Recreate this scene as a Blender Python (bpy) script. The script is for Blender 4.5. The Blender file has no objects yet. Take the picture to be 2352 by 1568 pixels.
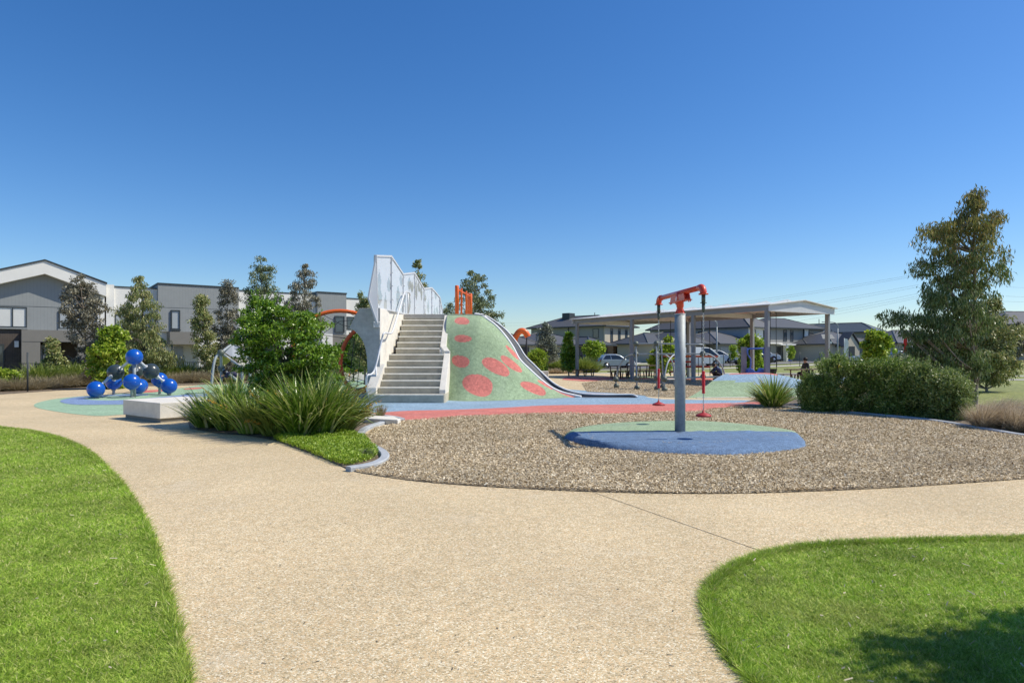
import bpy, bmesh, math, random
import numpy as np
from mathutils import Vector, Matrix
R = math.radians
sc = bpy.context.scene
# ---------------------------------------------------------------- camera, sky, sun, exposure
F, CX, HZ, EYE = 1500.0, 1176.0, 813.0, 1.55      # focal length and horizon measured in the photograph, eye height in metres
cam_data = bpy.data.cameras.new("camera")
cam = bpy.data.objects.new("camera", cam_data)
sc.collection.objects.link(cam)
cam.location = (0, 0, EYE)
cam.rotation_euler = (R(90), 0, 0)
cam_data.sensor_width = 36
cam_data.lens = F / 2352 * 36
cam_data.shift_y = (HZ - 784) / 2352
cam_data.clip_end = 3000
sc.camera = cam
SUN_EL, SUN_AZ = 50.0, 4.0                        # azimuth counted from +x towards +y
w = bpy.data.worlds.new("World"); sc.world = w; w.use_nodes = True
nt = w.node_tree
sky = nt.nodes.new('ShaderNodeTexSky'); sky.sky_type = 'NISHITA'; sky.sun_disc = False
sky.sun_elevation = R(SUN_EL); sky.sun_rotation = R(90 - SUN_AZ)
sky.air_density = 1.0; sky.dust_density = 0.4; sky.ozone_density = 5.0
bg = nt.nodes['Background']; hs = nt.nodes.new('ShaderNodeHueSaturation'); hs.inputs['Saturation'].default_value = 1.26; hs.inputs['Hue'].default_value = .506; hs.inputs['Value'].default_value = 1.08
nt.links.new(sky.outputs[0], hs.inputs['Color']); nt.links.new(hs.outputs[0], bg.inputs[0]); bg.inputs[1].default_value = 0.13
sd = bpy.data.lights.new("sun", 'SUN'); sd.energy = 4.9; sd.angle = R(0.5); sd.color = (1, .935, .80)
sun = bpy.data.objects.new("sun", sd); sc.collection.objects.link(sun)
sv = Vector((math.cos(R(SUN_EL)) * math.cos(R(SUN_AZ)), math.cos(R(SUN_EL)) * math.sin(R(SUN_AZ)), math.sin(R(SUN_EL))))
sun.rotation_euler = sv.to_track_quat('Z', 'Y').to_euler(); sun.location = (20, -10, 30)
sc.view_settings.view_transform = 'Standard'; sc.view_settings.look = 'None'
sc.view_settings.exposure = 0.0; sc.view_settings.gamma = 1.0
sc.cycles.max_bounces = 6; sc.cycles.transparent_max_bounces = 12

# ---------------------------------------------------------------- helpers
C = sc.collection
def G(px, py, z=0.0):
    """ground point seen at a photograph position (used to measure the plan)"""
    D = F * (EYE - z) / (py - HZ)
    return Vector(((px - CX) / F * D, D, z))
def P(px, py, D):
    return Vector(((px - CX) / F * D, D, EYE - (py - HZ) / F * D))
def lerp(a, b, t): return a + (b - a) * t

def mat(name, col, rough=.7, metal=0., var=.12, vs=3., fine=0., fs=60., bump=0., bs=60., stripe=None,
        spec=.4, coat=0., col2=None, trans=0., pat=()):
    m = bpy.data.materials.new(name); m.use_nodes = True
    t = m.node_tree; N = t.nodes; L = t.links
    b = N['Principled BSDF']
    b.inputs['Roughness'].default_value = rough; b.inputs['Metallic'].default_value = metal
    b.inputs['Specular IOR Level'].default_value = spec
    if coat: b.inputs['Coat Weight'].default_value = coat; b.inputs['Coat Roughness'].default_value = .08
    tc = N.new('ShaderNodeTexCoord')
    rgb = N.new('ShaderNodeRGB'); rgb.outputs[0].default_value = (*col, 1); out = rgb.outputs[0]
    def mul(o, fac_sock, lo, hi):
        mr = N.new('ShaderNodeMapRange'); mr.inputs[1].default_value = .25; mr.inputs[2].default_value = .75
        mr.inputs[3].default_value = lo; mr.inputs[4].default_value = hi; L.new(fac_sock, mr.inputs[0])
        vm = N.new('ShaderNodeVectorMath'); vm.operation = 'SCALE'; L.new(o, vm.inputs[0]); L.new(mr.outputs[0], vm.inputs['Scale'])
        return vm.outputs[0]
    if col2 is not None:
        n = N.new('ShaderNodeTexNoise'); n.inputs['Scale'].default_value = vs; n.inputs['Detail'].default_value = 5
        L.new(tc.outputs['Object'], n.inputs['Vector'])
        mr = N.new('ShaderNodeMapRange'); mr.inputs[1].default_value = .38; mr.inputs[2].default_value = .62; L.new(n.outputs[0], mr.inputs[0])
        mx = N.new('ShaderNodeMix'); mx.data_type = 'RGBA'; L.new(mr.outputs[0], mx.inputs[0]); L.new(out, mx.inputs[6])
        mx.inputs[7].default_value = (*col2, 1); out = mx.outputs[2]
    elif var:
        n = N.new('ShaderNodeTexNoise'); n.inputs['Scale'].default_value = vs; n.inputs['Detail'].default_value = 6
        n.inputs['Roughness'].default_value = .65; L.new(tc.outputs['Object'], n.inputs['Vector']); out = mul(out, n.outputs[0], 1 - var, 1 + var)
    if fine:
        n = N.new('ShaderNodeTexNoise'); n.inputs['Scale'].default_value = fs; n.inputs['Detail'].default_value = 3
        L.new(tc.outputs['Object'], n.inputs['Vector']); out = mul(out, n.outputs[0], 1 - fine, 1 + fine)
    if stripe:                                        # (axis, period, width fraction, darkness) grooves of cladding, courses of tiles
        ax, per, wd, dk = stripe
        sp = N.new('ShaderNodeSeparateXYZ'); L.new(tc.outputs['Object'], sp.inputs[0])
        d = N.new('ShaderNodeMath'); d.operation = 'DIVIDE'; L.new(sp.outputs[ax], d.inputs[0]); d.inputs[1].default_value = per
        f = N.new('ShaderNodeMath'); f.operation = 'FRACT'; L.new(d.outputs[0], f.inputs[0])
        g = N.new('ShaderNodeMath'); g.operation = 'LESS_THAN'; L.new(f.outputs[0], g.inputs[0]); g.inputs[1].default_value = wd
        mr = N.new('ShaderNodeMapRange'); L.new(g.outputs[0], mr.inputs[0]); mr.inputs[3].default_value = 1; mr.inputs[4].default_value = dk
        vm = N.new('ShaderNodeVectorMath'); vm.operation = 'SCALE'; L.new(out, vm.inputs[0]); L.new(mr.outputs[0], vm.inputs['Scale']); out = vm.outputs[0]
    out = patches(N, L, tc, out, pat)
    L.new(out, b.inputs['Base Color'])
    if bump:
        n = N.new('ShaderNodeTexNoise'); n.inputs['Scale'].default_value = bs; n.inputs['Detail'].default_value = 4
        L.new(tc.outputs['Object'], n.inputs['Vector'])
        bp = N.new('ShaderNodeBump'); bp.inputs['Strength'].default_value = bump; bp.inputs['Distance'].default_value = .02
        L.new(n.outputs[0], bp.inputs['Height']); L.new(bp.outputs[0], b.inputs['Normal'])
    if trans:
        tr = N.new('ShaderNodeBsdfTransparent'); ms = N.new('ShaderNodeMixShader'); ms.inputs[0].default_value = trans
        L.new(b.outputs[0], ms.inputs[1]); L.new(tr.outputs[0], ms.inputs[2]); L.new(ms.outputs[0], N['Material Output'].inputs[0])
    return m

def patches(N, L, tc, out, plist):
    """stains, faded or dry patches: plist of (colour, scale, low, high, amount)"""
    for (c, s_, lo, hi, am) in plist:
        n = N.new('ShaderNodeTexNoise'); n.inputs['Scale'].default_value = s_; n.inputs['Detail'].default_value = 7; n.inputs['Roughness'].default_value = .62
        L.new(tc.outputs['Object'], n.inputs['Vector'])
        mr = N.new('ShaderNodeMapRange'); mr.inputs[1].default_value = lo; mr.inputs[2].default_value = hi; mr.inputs[4].default_value = am; L.new(n.outputs[0], mr.inputs[0])
        mx = N.new('ShaderNodeMix'); mx.data_type = 'RGBA'; L.new(mr.outputs[0], mx.inputs[0]); L.new(out, mx.inputs[6]); mx.inputs[7].default_value = (*c, 1); out = mx.outputs[2]
    return out
def cell_mat(name, stops, scale, rough=.85, big=.12, bigs=.6, bump=.4, island=False, translucent=0., spec=.3, mids=0., midscale=8., stretch=None, pat=()):
    """small pebbles, chips, granules or leaves: a colour ramp over voronoi cells or over mesh islands"""
    m = bpy.data.materials.new(name); m.use_nodes = True
    t = m.node_tree; N = t.nodes; L = t.links; b = N['Principled BSDF']
    b.inputs['Roughness'].default_value = rough; b.inputs['Specular IOR Level'].default_value = spec
    tc = N.new('ShaderNodeTexCoord')
    cr = N.new('ShaderNodeValToRGB'); e = cr.color_ramp.elements
    while len(e) < len(stops): e.new(.5)
    for k, (p, c) in enumerate(stops): e[k].position = p; e[k].color = (*c, 1)
    if island:
        g = N.new('ShaderNodeNewGeometry'); L.new(g.outputs['Random Per Island'], cr.inputs[0])
    else:
        v = N.new('ShaderNodeTexVoronoi'); v.inputs['Scale'].default_value = scale
        if stretch:
            mp = N.new('ShaderNodeMapping'); mp.inputs['Scale'].default_value = stretch; L.new(tc.outputs['Object'], mp.inputs[0]); L.new(mp.outputs[0], v.inputs['Vector'])
        else: L.new(tc.outputs['Object'], v.inputs['Vector'])
        sp = N.new('ShaderNodeSeparateColor'); L.new(v.outputs['Color'], sp.inputs[0]); L.new(sp.outputs[0], cr.inputs[0])
        if bump:
            bp = N.new('ShaderNodeBump'); bp.inputs['Strength'].default_value = bump; bp.inputs['Distance'].default_value = .006; bp.invert = True
            L.new(v.outputs['Distance'], bp.inputs['Height']); L.new(bp.outputs[0], b.inputs['Normal'])
    out = cr.outputs[0]
    for s_, amp in ((bigs, big), (midscale, mids)):
        if not amp: continue
        n = N.new('ShaderNodeTexNoise'); n.inputs['Scale'].default_value = s_; n.inputs['Detail'].default_value = 6
        L.new(tc.outputs['Object'], n.inputs['Vector'])
        mr = N.new('ShaderNodeMapRange'); mr.inputs[1].default_value = .3; mr.inputs[2].default_value = .7
        mr.inputs[3].default_value = 1 - amp; mr.inputs[4].default_value = 1 + amp; L.new(n.outputs[0], mr.inputs[0])
        vm = N.new('ShaderNodeVectorMath'); vm.operation = 'SCALE'; L.new(out, vm.inputs[0]); L.new(mr.outputs[0], vm.inputs['Scale']); out = vm.outputs[0]
    out = patches(N, L, tc, out, pat)
    L.new(out, b.inputs['Base Color'])
    if translucent:
        tr = N.new('ShaderNodeBsdfTranslucent'); L.new(out, tr.inputs[0])
        ms = N.new('ShaderNodeMixShader'); ms.inputs[0].default_value = translucent
        L.new(b.outputs[0], ms.inputs[1]); L.new(tr.outputs[0], ms.inputs[2]); L.new(ms.outputs[0], N['Material Output'].inputs[0])
    return m

def brick_mat(name, c1, c2, mortar, s=4.0):
    m = bpy.data.materials.new(name); m.use_nodes = True; t = m.node_tree; N = t.nodes; L = t.links; b = N['Principled BSDF']
    b.inputs['Roughness'].default_value = .9
    tc = N.new('ShaderNodeTexCoord'); sp = N.new('ShaderNodeSeparateXYZ'); L.new(tc.outputs['Object'], sp.inputs[0])
    ad = N.new('ShaderNodeMath'); ad.operation = 'ADD'; L.new(sp.outputs[0], ad.inputs[0]); L.new(sp.outputs[1], ad.inputs[1])
    cb = N.new('ShaderNodeCombineXYZ'); L.new(ad.outputs[0], cb.inputs[0]); L.new(sp.outputs[2], cb.inputs[1])
    br = N.new('ShaderNodeTexBrick'); L.new(cb.outputs[0], br.inputs['Vector'])
    br.inputs['Color1'].default_value = (*c1, 1); br.inputs['Color2'].default_value = (*c2, 1); br.inputs['Mortar'].default_value = (*mortar, 1)
    br.inputs['Scale'].default_value = s; br.inputs['Mortar Size'].default_value = .02; br.inputs['Brick Width'].default_value = .95; br.inputs['Row Height'].default_value = .34
    L.new(br.outputs[0], b.inputs['Base Color']); return m

ROOTM = {}
def reg(o, parent=None):
    ROOTM[o.name] = ROOTM[parent.name] if parent else o_matrix(o)
def o_matrix(o):
    return Matrix.Translation(o.location) @ Matrix.Rotation(o.rotation_euler.z, 4, 'Z')
def tag(o, label=None, cat=None, group=None, kind=None):
    if label: o['label'] = label
    if cat: o['category'] = cat
    if group: o['group'] = group
    if kind: o['kind'] = kind
    return o
def thing(name, label, cat, loc=(0, 0, 0), rz=0., group=None):
    o = bpy.data.objects.new(name, None); C.objects.link(o); o.location = loc; o.rotation_euler = (0, 0, rz)
    o.empty_display_size = .2; tag(o, label, cat, group); ROOTM[o.name] = o_matrix(o); return o
class MB:
    def __init__(s): s.v = []; s.f = []; s.m = []; s.cm = 0; s.sm = []; s.smooth = False
    def add(s, vs, fs):
        n = len(s.v); s.v += [tuple(v) for v in vs]; s.f += [tuple(i + n for i in f) for f in fs]
        s.m += [s.cm] * len(fs); s.sm += [s.smooth] * len(fs); return s
    def box(s, a, b):
        (x0, y0, z0), (x1, y1, z1) = a, b
        vs = [(x0, y0, z0), (x1, y0, z0), (x1, y1, z0), (x0, y1, z0), (x0, y0, z1), (x1, y0, z1), (x1, y1, z1), (x0, y1, z1)]
        return s.add(vs, [(0, 3, 2, 1), (4, 5, 6, 7), (0, 1, 5, 4), (1, 2, 6, 5), (2, 3, 7, 6), (3, 0, 4, 7)])
    def bar(s, p, q, wd, ht, up=Vector((0, 0, 1))):
        p = Vector(p); q = Vector(q); d = (q - p).normalized(); sd_ = d.cross(up)
        if sd_.length < 1e-4: sd_ = Vector((1, 0, 0))
        sd_.normalize(); u = sd_.cross(d).normalized(); sd_ *= wd / 2; u *= ht / 2
        vs = [p - sd_ - u, p + sd_ - u, p + sd_ + u, p - sd_ + u, q - sd_ - u, q + sd_ - u, q + sd_ + u, q - sd_ + u]
        return s.add(vs, [(0, 1, 2, 3), (7, 6, 5, 4), (1, 0, 4, 5), (2, 1, 5, 6), (3, 2, 6, 7), (0, 3, 7, 4)])
    def tube(s, path, r, seg=10, cap=True, closed=False):
        path = [Vector(p) for p in path]; n = len(path); rs = r if isinstance(r, (list, tuple)) else [r] * n
        vs = []; ref = None
        for i in range(n):
            a = path[(i - 1) % n] if (closed or i > 0) else path[i]; b = path[(i + 1) % n] if (closed or i < n - 1) else path[i]
            d = (b - a).normalized()
            if ref is None: ref = Vector((0, 0, 1)) if abs(d.z) < .9 else Vector((0, 1, 0))
            x = d.cross(ref)
            if x.length < 1e-4: x = d.cross(Vector((1, 0, 0)))
            x.normalize(); y = x.cross(d).normalized(); ref = y
            for k in range(seg):
                an = 2 * math.pi * k / seg; vs.append(path[i] + (x * math.cos(an) + y * math.sin(an)) * rs[i])
        fs = []
        for i in range(n if closed else n - 1):
            for k in range(seg):
                a = i * seg + k; b = i * seg + (k + 1) % seg; j = (i + 1) % n
                fs.append((a, b, j * seg + (k + 1) % seg, j * seg + k))
        if cap and not closed:
            fs.append(tuple(reversed(range(seg)))); fs.append(tuple((n - 1) * seg + k for k in range(seg)))
        sm = s.smooth; s.smooth = True; s.add(vs, fs); s.smooth = sm
        if cap and not closed: s.sm[-1] = s.sm[-2] = False
        return s
    def sphere(s, c, r, seg=24, rings=14, sc_=(1, 1, 1)):
        c = Vector(c); vs = [c + Vector((0, 0, r * sc_[2]))]; fs = []
        for i in range(1, rings):
            t = math.pi * i / rings
            for k in range(seg):
                a = 2 * math.pi * k / seg; vs.append(c + Vector((r * sc_[0] * math.sin(t) * math.cos(a), r * sc_[1] * math.sin(t) * math.sin(a), r * sc_[2] * math.cos(t))))
        vs.append(c - Vector((0, 0, r * sc_[2]))); L_ = len(vs) - 1
        for k in range(seg): fs.append((0, 1 + k, 1 + (k + 1) % seg)); fs.append((L_, L_ - seg + (k + 1) % seg, L_ - seg + k))
        for i in range(rings - 2):
            for k in range(seg): a = 1 + i * seg; fs.append((a + k, a + seg + k, a + seg + (k + 1) % seg, a + (k + 1) % seg))
        sm = s.smooth; s.smooth = True; s.add(vs, fs); s.smooth = sm; return s
    def lathe(s, c, prof, seg=20, axis='z'):
        c = Vector(c); vs = []; fs = []
        for (r, h) in prof:
            for k in range(seg):
                a = 2 * math.pi * k / seg; x, y = r * math.cos(a), r * math.sin(a)
                vs.append(c + (Vector((x, y, h)) if axis == 'z' else Vector((x, h, y)) if axis == 'y' else Vector((h, x, y))))
        for i in range(len(prof) - 1):
            for k in range(seg): fs.append((i * seg + k, i * seg + (k + 1) % seg, (i + 1) * seg + (k + 1) % seg, (i + 1) * seg + k))
        fs.append(tuple(range(seg))); fs.append(tuple((len(prof) - 1) * seg + k for k in range(seg)))
        sm = s.smooth; s.smooth = True; s.add(vs, fs); s.smooth = sm; return s
    def prism(s, poly, z0, z1):
        n = len(poly); vs = [(p[0], p[1], z0) for p in poly] + [(p[0], p[1], z1) for p in poly]
        return s.add(vs, [tuple(reversed(range(n))), tuple(range(n, 2 * n))] + [(i, (i + 1) % n, n + (i + 1) % n, n + i) for i in range(n)])
    def slab(s, pts, off):
        """polygon given by 3-D points, thickened by the vector off"""
        n = len(pts); off = Vector(off); vs = [Vector(p) for p in pts] + [Vector(p) + off for p in pts]
        return s.add(vs, [tuple(range(n)), tuple(reversed(range(n, 2 * n)))] + [(i, n + i, n + (i + 1) % n, (i + 1) % n) for i in range(n)])
    def grid(s, rows, smooth=True):
        n = len(rows); m = len(rows[0]); vs = [p for r_ in rows for p in r_]
        fs = [(i * m + j, i * m + j + 1, (i + 1) * m + j + 1, (i + 1) * m + j) for i in range(n - 1) for j in range(m - 1)]
        sm = s.smooth; s.smooth = smooth; s.add(vs, fs); s.smooth = sm; return s
    def build(s, name, mats, parent=None, world=False, bevel=0., fix=True):
        me = bpy.data.meshes.new(name); vs = s.v
        if world and parent is not None:
            inv = ROOTM[parent.name].inverted(); vs = [tuple(inv @ Vector(v)) for v in vs]
        me.from_pydata(vs, [], s.f)
        if not isinstance(mats, (list, tuple)): mats = [mats]
        for m in mats: me.materials.append(m)
        me.polygons.foreach_set('material_index', s.m); me.polygons.foreach_set('use_smooth', s.sm)
        if fix:
            bm = bmesh.new(); bm.from_mesh(me); bmesh.ops.recalc_face_normals(bm, faces=bm.faces); bm.to_mesh(me); bm.free()
        me.update()
        o = bpy.data.objects.new(name, me); C.objects.link(o)
        if parent is not None: o.parent = parent; reg(o, parent)
        else: ROOTM[o.name] = Matrix.Identity(4)
        if bevel:
            bv = o.modifiers.new('bevel', 'BEVEL'); bv.width = bevel; bv.segments = 2; bv.limit_method = 'ANGLE'
        return o
def recenter(o, base):
    """move a single-mesh thing's origin to its base"""
    base = Vector(base); o.data.transform(Matrix.Translation(-base)); o.location = base; return o
def copy_tree(o, parent=None):
    c = o.copy(); C.objects.link(c); c.parent = parent
    ROOTM[c.name] = ROOTM[parent.name] if parent else Matrix.Identity(4)
    for ch in [x for x in bpy.data.objects if x.parent == o]: copy_tree(ch, c)
    return c
def dup(o, loc, rz=0., scale=1., label=None, group=None):
    c = copy_tree(o); c.location = loc; c.rotation_euler = (0, 0, rz); c.scale = (scale,) * 3
    tag(c, label, None, group); return c
def np_mesh(name, V, k, m, parent=None, kind=None, smooth=False):
    """V: (n, k, 3) vertices of n separate k-gons"""
    n = V.shape[0]; me = bpy.data.meshes.new(name)
    me.vertices.add(n * k); me.vertices.foreach_set('co', V.reshape(-1).astype(np.float32))
    me.loops.add(n * k); me.loops.foreach_set('vertex_index', np.arange(n * k, dtype=np.int32))
    me.polygons.add(n); me.polygons.foreach_set('loop_start', np.arange(0, n * k, k, dtype=np.int32))
    me.polygons.foreach_set('loop_total', np.full(n, k, dtype=np.int32))
    me.materials.append(m); me.update(calc_edges=True)
    o = bpy.data.objects.new(name, me); C.objects.link(o)
    if parent is not None: o.parent = parent; reg(o, parent)
    else: ROOTM[o.name] = Matrix.Identity(4)
    if kind: o['kind'] = kind
    return o
def strips(name, V, m, parent=None):
    """V: (n, s, 2, 3): n ribbons of s cross pairs, one mesh"""
    n, s_ = V.shape[:2]; me = bpy.data.meshes.new(name)
    me.vertices.add(n * s_ * 2); me.vertices.foreach_set('co', V.reshape(-1).astype(np.float32))
    b = (np.arange(n) * s_ * 2)[:, None, None]; i = (np.arange(s_ - 1) * 2)[None, :, None]
    q = (b + i + np.array([0, 1, 3, 2])[None, None, :]).reshape(-1).astype(np.int32); nf = n * (s_ - 1)
    me.loops.add(nf * 4); me.loops.foreach_set('vertex_index', q)
    me.polygons.add(nf); me.polygons.foreach_set('loop_start', np.arange(0, nf * 4, 4, dtype=np.int32)); me.polygons.foreach_set('loop_total', np.full(nf, 4, dtype=np.int32))
    me.polygons.foreach_set('use_smooth', np.ones(nf, dtype=bool))
    me.materials.append(m); me.update(calc_edges=True)
    o = bpy.data.objects.new(name, me); C.objects.link(o)
    if parent is not None: o.parent = parent; reg(o, parent)
    else: ROOTM[o.name] = Matrix.Identity(4)
    return o
def inside(poly, x, y):
    """numpy point in polygon"""
    c = np.zeros(x.shape, bool); n = len(poly); j = n - 1
    for i in range(n):
        xi, yi = poly[i][0], poly[i][1]; xj, yj = poly[j][0], poly[j][1]
        t = ((yi > y) != (yj > y)) & (x < (xj - xi) * (y - yi) / (yj - yi + 1e-12) + xi); c ^= t; j = i
    return c
def spline(pts, n=8, closed=False):
    """Catmull-Rom through points"""
    pts = [Vector(p) for p in pts]; out = []; m = len(pts)
    for i in range(m if closed else m - 1):
        if closed: p0, p1, p2, p3 = pts[(i - 1) % m], pts[i], pts[(i + 1) % m], pts[(i + 2) % m]
        else: p0, p1, p2, p3 = pts[max(i - 1, 0)], pts[i], pts[i + 1], pts[min(i + 2, m - 1)]
        for k in range(n):
            t = k / n; out.append(.5 * ((2 * p1) + (p2 - p0) * t + (2 * p0 - 5 * p1 + 4 * p2 - p3) * t * t + (3 * p1 - p0 - 3 * p2 + p3) * t ** 3))
    if not closed: out.append(pts[-1])
    return out
def sheet(name, poly, z, m, kind='structure'):
    me = bpy.data.meshes.new(name)
    from mathutils.geometry import tessellate_polygon
    vs = [(p[0], p[1], z) for p in poly]; tr = tessellate_polygon([[Vector(v) for v in vs]])
    fs = []
    for t in tr:
        a, b, c = (Vector(vs[i]) for i in t); fs.append(t if (b - a).cross(c - a).z > 0 else tuple(reversed(t)))
    me.from_pydata(vs, [], fs); me.materials.append(m)
    o = bpy.data.objects.new(name, me); C.objects.link(o); o['kind'] = kind; return o
# ---------------------------------------------------------------- materials
M = {}
M['path'] = cell_mat('exposed_aggregate', [(0, (.24, .19, .11)), (.12, (.42, .33, .19)), (.42, (.58, .455, .262)), (.60, (.68, .475, .255)), (.80, (.66, .54, .35)), (1, (.92, .83, .62))], 135, big=.10, bigs=.5, bump=.4, mids=.09, midscale=11,
  pat=[((.38, .31, .22), .35, .52, .72, .28), ((.70, .62, .48), 1.1, .58, .75, .30), ((.30, .25, .18), 2.6, .66, .74, .35), ((.58, .38, .20), 3.5, .58, .74, .30)])
M['pathjoint_f'] = mat('faint_joint', (.30, .24, .15), .9)
M['pathjoint'] = mat('joint', (.10, .085, .065), .9)
M['mulchbase'] = cell_mat('mulch_bed', [(0, (.07, .05, .03)), (.3, (.21, .16, .10)), (.6, (.40, .32, .21)), (1, (.60, .51, .36))], 38, big=.12, bigs=1.0, bump=1, mids=.2, midscale=12, stretch=(1, 2.2, 1))
M['chip'] = cell_mat('bark_chip', [(0, (.24, .17, .085)), (.25, (.47, .36, .21)), (.6, (.66, .54, .36)), (.88, (.80, .68, .48)), (1, (.93, .85, .66))], 1, island=True, big=.16, bigs=.7, rough=.85, pat=[((.30, .22, .13), .5, .50, .70, .35)])
M['lawn'] = cell_mat('lawn_soil', [(0, (.12, .17, .025)), (.5, (.25, .33, .05)), (1, (.40, .46, .11))], 60, big=.22, bigs=1.3, bump=.6, mids=.25, midscale=7)
M['blade'] = cell_mat('grass_blade', [(0, (.16, .27, .02)), (.4, (.30, .46, .045)), (.8, (.46, .60, .09)), (.93, (.62, .64, .18)), (1, (.76, .66, .38))], 1, island=True, translucent=.35, rough=.5, big=.25, bigs=1.1, mids=.18, midscale=6, pat=[((.50, .50, .16), .8, .52, .70, .50), ((.60, .52, .26), 2.4, .62, .74, .45), ((.10, .22, .03), 1.6, .60, .75, .40)])
M['field'] = cell_mat('dry_lawn', [(0, (.15, .17, .05)), (.5, (.23, .26, .075)), (1, (.32, .32, .11))], 9, big=.14, bigs=.12, bump=.3, mids=.16, midscale=1.5)
M['litter'] = mat('litter', (.50, .43, .30), .8)
M['soil'] = cell_mat('garden_bed', [(0, (.06, .045, .03)), (.5, (.16, .12, .08)), (1, (.30, .24, .17))], 30, big=.2)
M['asphalt'] = mat('asphalt', (.12, .12, .125), .85, fine=.15, fs=30)
M['conc_path'] = mat('pale_concrete', (.52, .49, .43), .85, var=.08)
def rubber(n, c): return cell_mat(n, [(0, tuple(x * .55 for x in c)), (.3, tuple(x * .9 for x in c)), (.7, tuple(min(1, x * 1.08) for x in c)), (1, tuple(min(1, x * 1.45 + .02) for x in c))], 95, big=.09, bigs=.9, bump=.6, mids=.16, midscale=9, rough=.9, pat=[(tuple(min(1, x * .75 + .13) for x in c), 1.1, .50, .75, .40), (tuple(x * .72 for x in c), 1.9, .60, .75, .35)])
M['rgreen'] = rubber('green_rubber', (.29, .385, .235)); M['rblue'] = rubber('blue_rubber', (.25, .36, .46)); M['rred'] = rubber('red_rubber', (.58, .185, .15))
M['rdblue'] = rubber('deep_blue_rubber', (.125, .20, .32)); M['rmint'] = rubber('pale_green_rubber', (.31, .45, .30)); M['rlblue'] = rubber('faded_blue_rubber', (.20, .28, .45))
M['nosing'] = mat('step_nosing', (.68, .65, .56), .8, var=.14, vs=6, pat=[((.42, .39, .32), 5, .56, .70, .5)])  # paler than the steps, imitates the lit bevel in colour
M['conc'] = mat('concrete', (.50, .475, .42), .85, var=.17, vs=2.2, fine=.08, fs=25, bump=.15, bs=30)
M['conc_w'] = mat('white_concrete', (.72, .68, .60), .8, var=.14, vs=3, fine=.06, fs=30, bump=.1, pat=[((.45, .42, .36), 2.4, .58, .72, .45), ((.50, .46, .38), 7, .64, .74, .5)])
M['conc_b'] = mat('formwork_concrete', (.42, .42, .40), .8, var=.25, vs=1.6, fine=.10, fs=12, bump=.15, pat=[((.22, .22, .21), 3, .60, .72, .5), ((.60, .60, .57), 4.5, .60, .75, .4)])
M['conc_step'] = mat('step_concrete', (.49, .45, .35), .85, var=.22, vs=3, fine=.14, fs=50, bump=.15, pat=[((.24, .22, .17), 5, .58, .72, .5)])
M['chute'] = mat('chute_lining', (.075, .08, .085), .55, var=.15, vs=4, fine=.1, fs=90)
M['white_edge'] = mat('white_edge', (.86, .86, .84), .7)
M['kerb'] = mat('kerb_concrete', (.40, .42, .44), .85, var=.15, vs=5, fine=.1, fs=40)
M['galv'] = mat('galvanised_steel', (.33, .36, .37), .62, .3, var=.16, vs=9, fine=.12, fs=50, spec=.5)
M['galv_l'] = mat('pale_steel', (.62, .63, .64), .5, .15, var=.06)
M['steel_d'] = mat('dark_steel', (.27, .285, .30), .6, .15, var=.08)
M['roof_w'] = mat('pale_roof_sheet', (.72, .72, .68), .5)
M['screen'] = mat('perforated_sheet', (.56, .60, .64), .55, 0, var=.04, trans=.10)
M['screenleaf'] = mat('leaf_cut_sheet', (.40, .42, .41), .6, .1, var=.1, trans=.32)
M['orange'] = mat('orange_powdercoat', (.80, .135, .012), .38, var=.04, coat=.3)
M['orange_d'] = mat('dull_orange_pipe', (.62, .10, .03), .5, var=.12)
M['redp'] = mat('red_powdercoat', (.66, .065, .03), .4, var=.06, coat=.3)
M['redr'] = mat('red_rubber_seat', (.40, .03, .03), .5, var=.1)
M['redgrip'] = mat('red_grip', (.68, .025, .04), .45)
M['chain'] = mat('chain_steel', (.55, .55, .53), .32, .85)
M['darkm'] = mat('dark_fitting', (.10, .12, .10), .5, .5)
M['rope'] = mat('rope', (.045, .045, .05), .9)
M['bluep'] = mat('blue_gelcoat', (.006, .090, .44), .28, var=.05, coat=.35)
M['darkball'] = mat('charcoal_gelcoat', (.040, .055, .060), .33, var=.05, coat=.2)
M['joint'] = mat('joint_casting', (.14, .155, .13), .55, .4, var=.1)
M['yellow'] = mat('mustard_panel', (.42, .36, .045), .6)
M['greyp'] = mat('grey_panel', (.30, .33, .38), .5)
M['bluep2'] = mat('blue_plastic', (.07, .16, .48), .4)
M['timber'] = mat('brown_slats', (.12, .075, .055), .7, var=.15, stripe=(1, .1, .12, .4))
M['black'] = mat('black_paint', (.015, .016, .018), .5)
M['rubber_b'] = mat('black_rubber', (.02, .02, .02), .6)
M['clad'] = mat('grey_cladding', (.30, .315, .31), .7, var=.05, stripe=(0, .19, .12, .90))
M['render_w'] = mat('white_render', (.84, .82, .76), .85, var=.05, vs=.8)
M['render_d'] = mat('taupe_render', (.23, .22, .195), .85, var=.05)
M['render_c'] = mat('cream_render', (.50, .46, .36), .85, var=.05)
M['render_g'] = mat('grey_render', (.30, .30, .28), .85, var=.05)
M['trim'] = mat('dark_trim', (.045, .055, .06), .5)
M['glass'] = mat('window_glass', (.05, .07, .085), .08, spec=.8, var=0)
M['blind'] = mat('window_with_blind', (.42, .45, .46), .25, spec=.6, var=.05)
M['blind_w'] = mat('window_with_white_blind', (.70, .70, .66), .3, spec=.5, var=.05)
M['door_w'] = mat('pale_door', (.40, .42, .46), .5)
M['dbrick'] = brick_mat('dark_brick', (.045, .032, .028), (.07, .05, .042), (.30, .27, .22), 5.5)
M['tbrick'] = brick_mat('tan_brick', (.38, .22, .11), (.25, .14, .08), (.42, .34, .25), 5)
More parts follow.
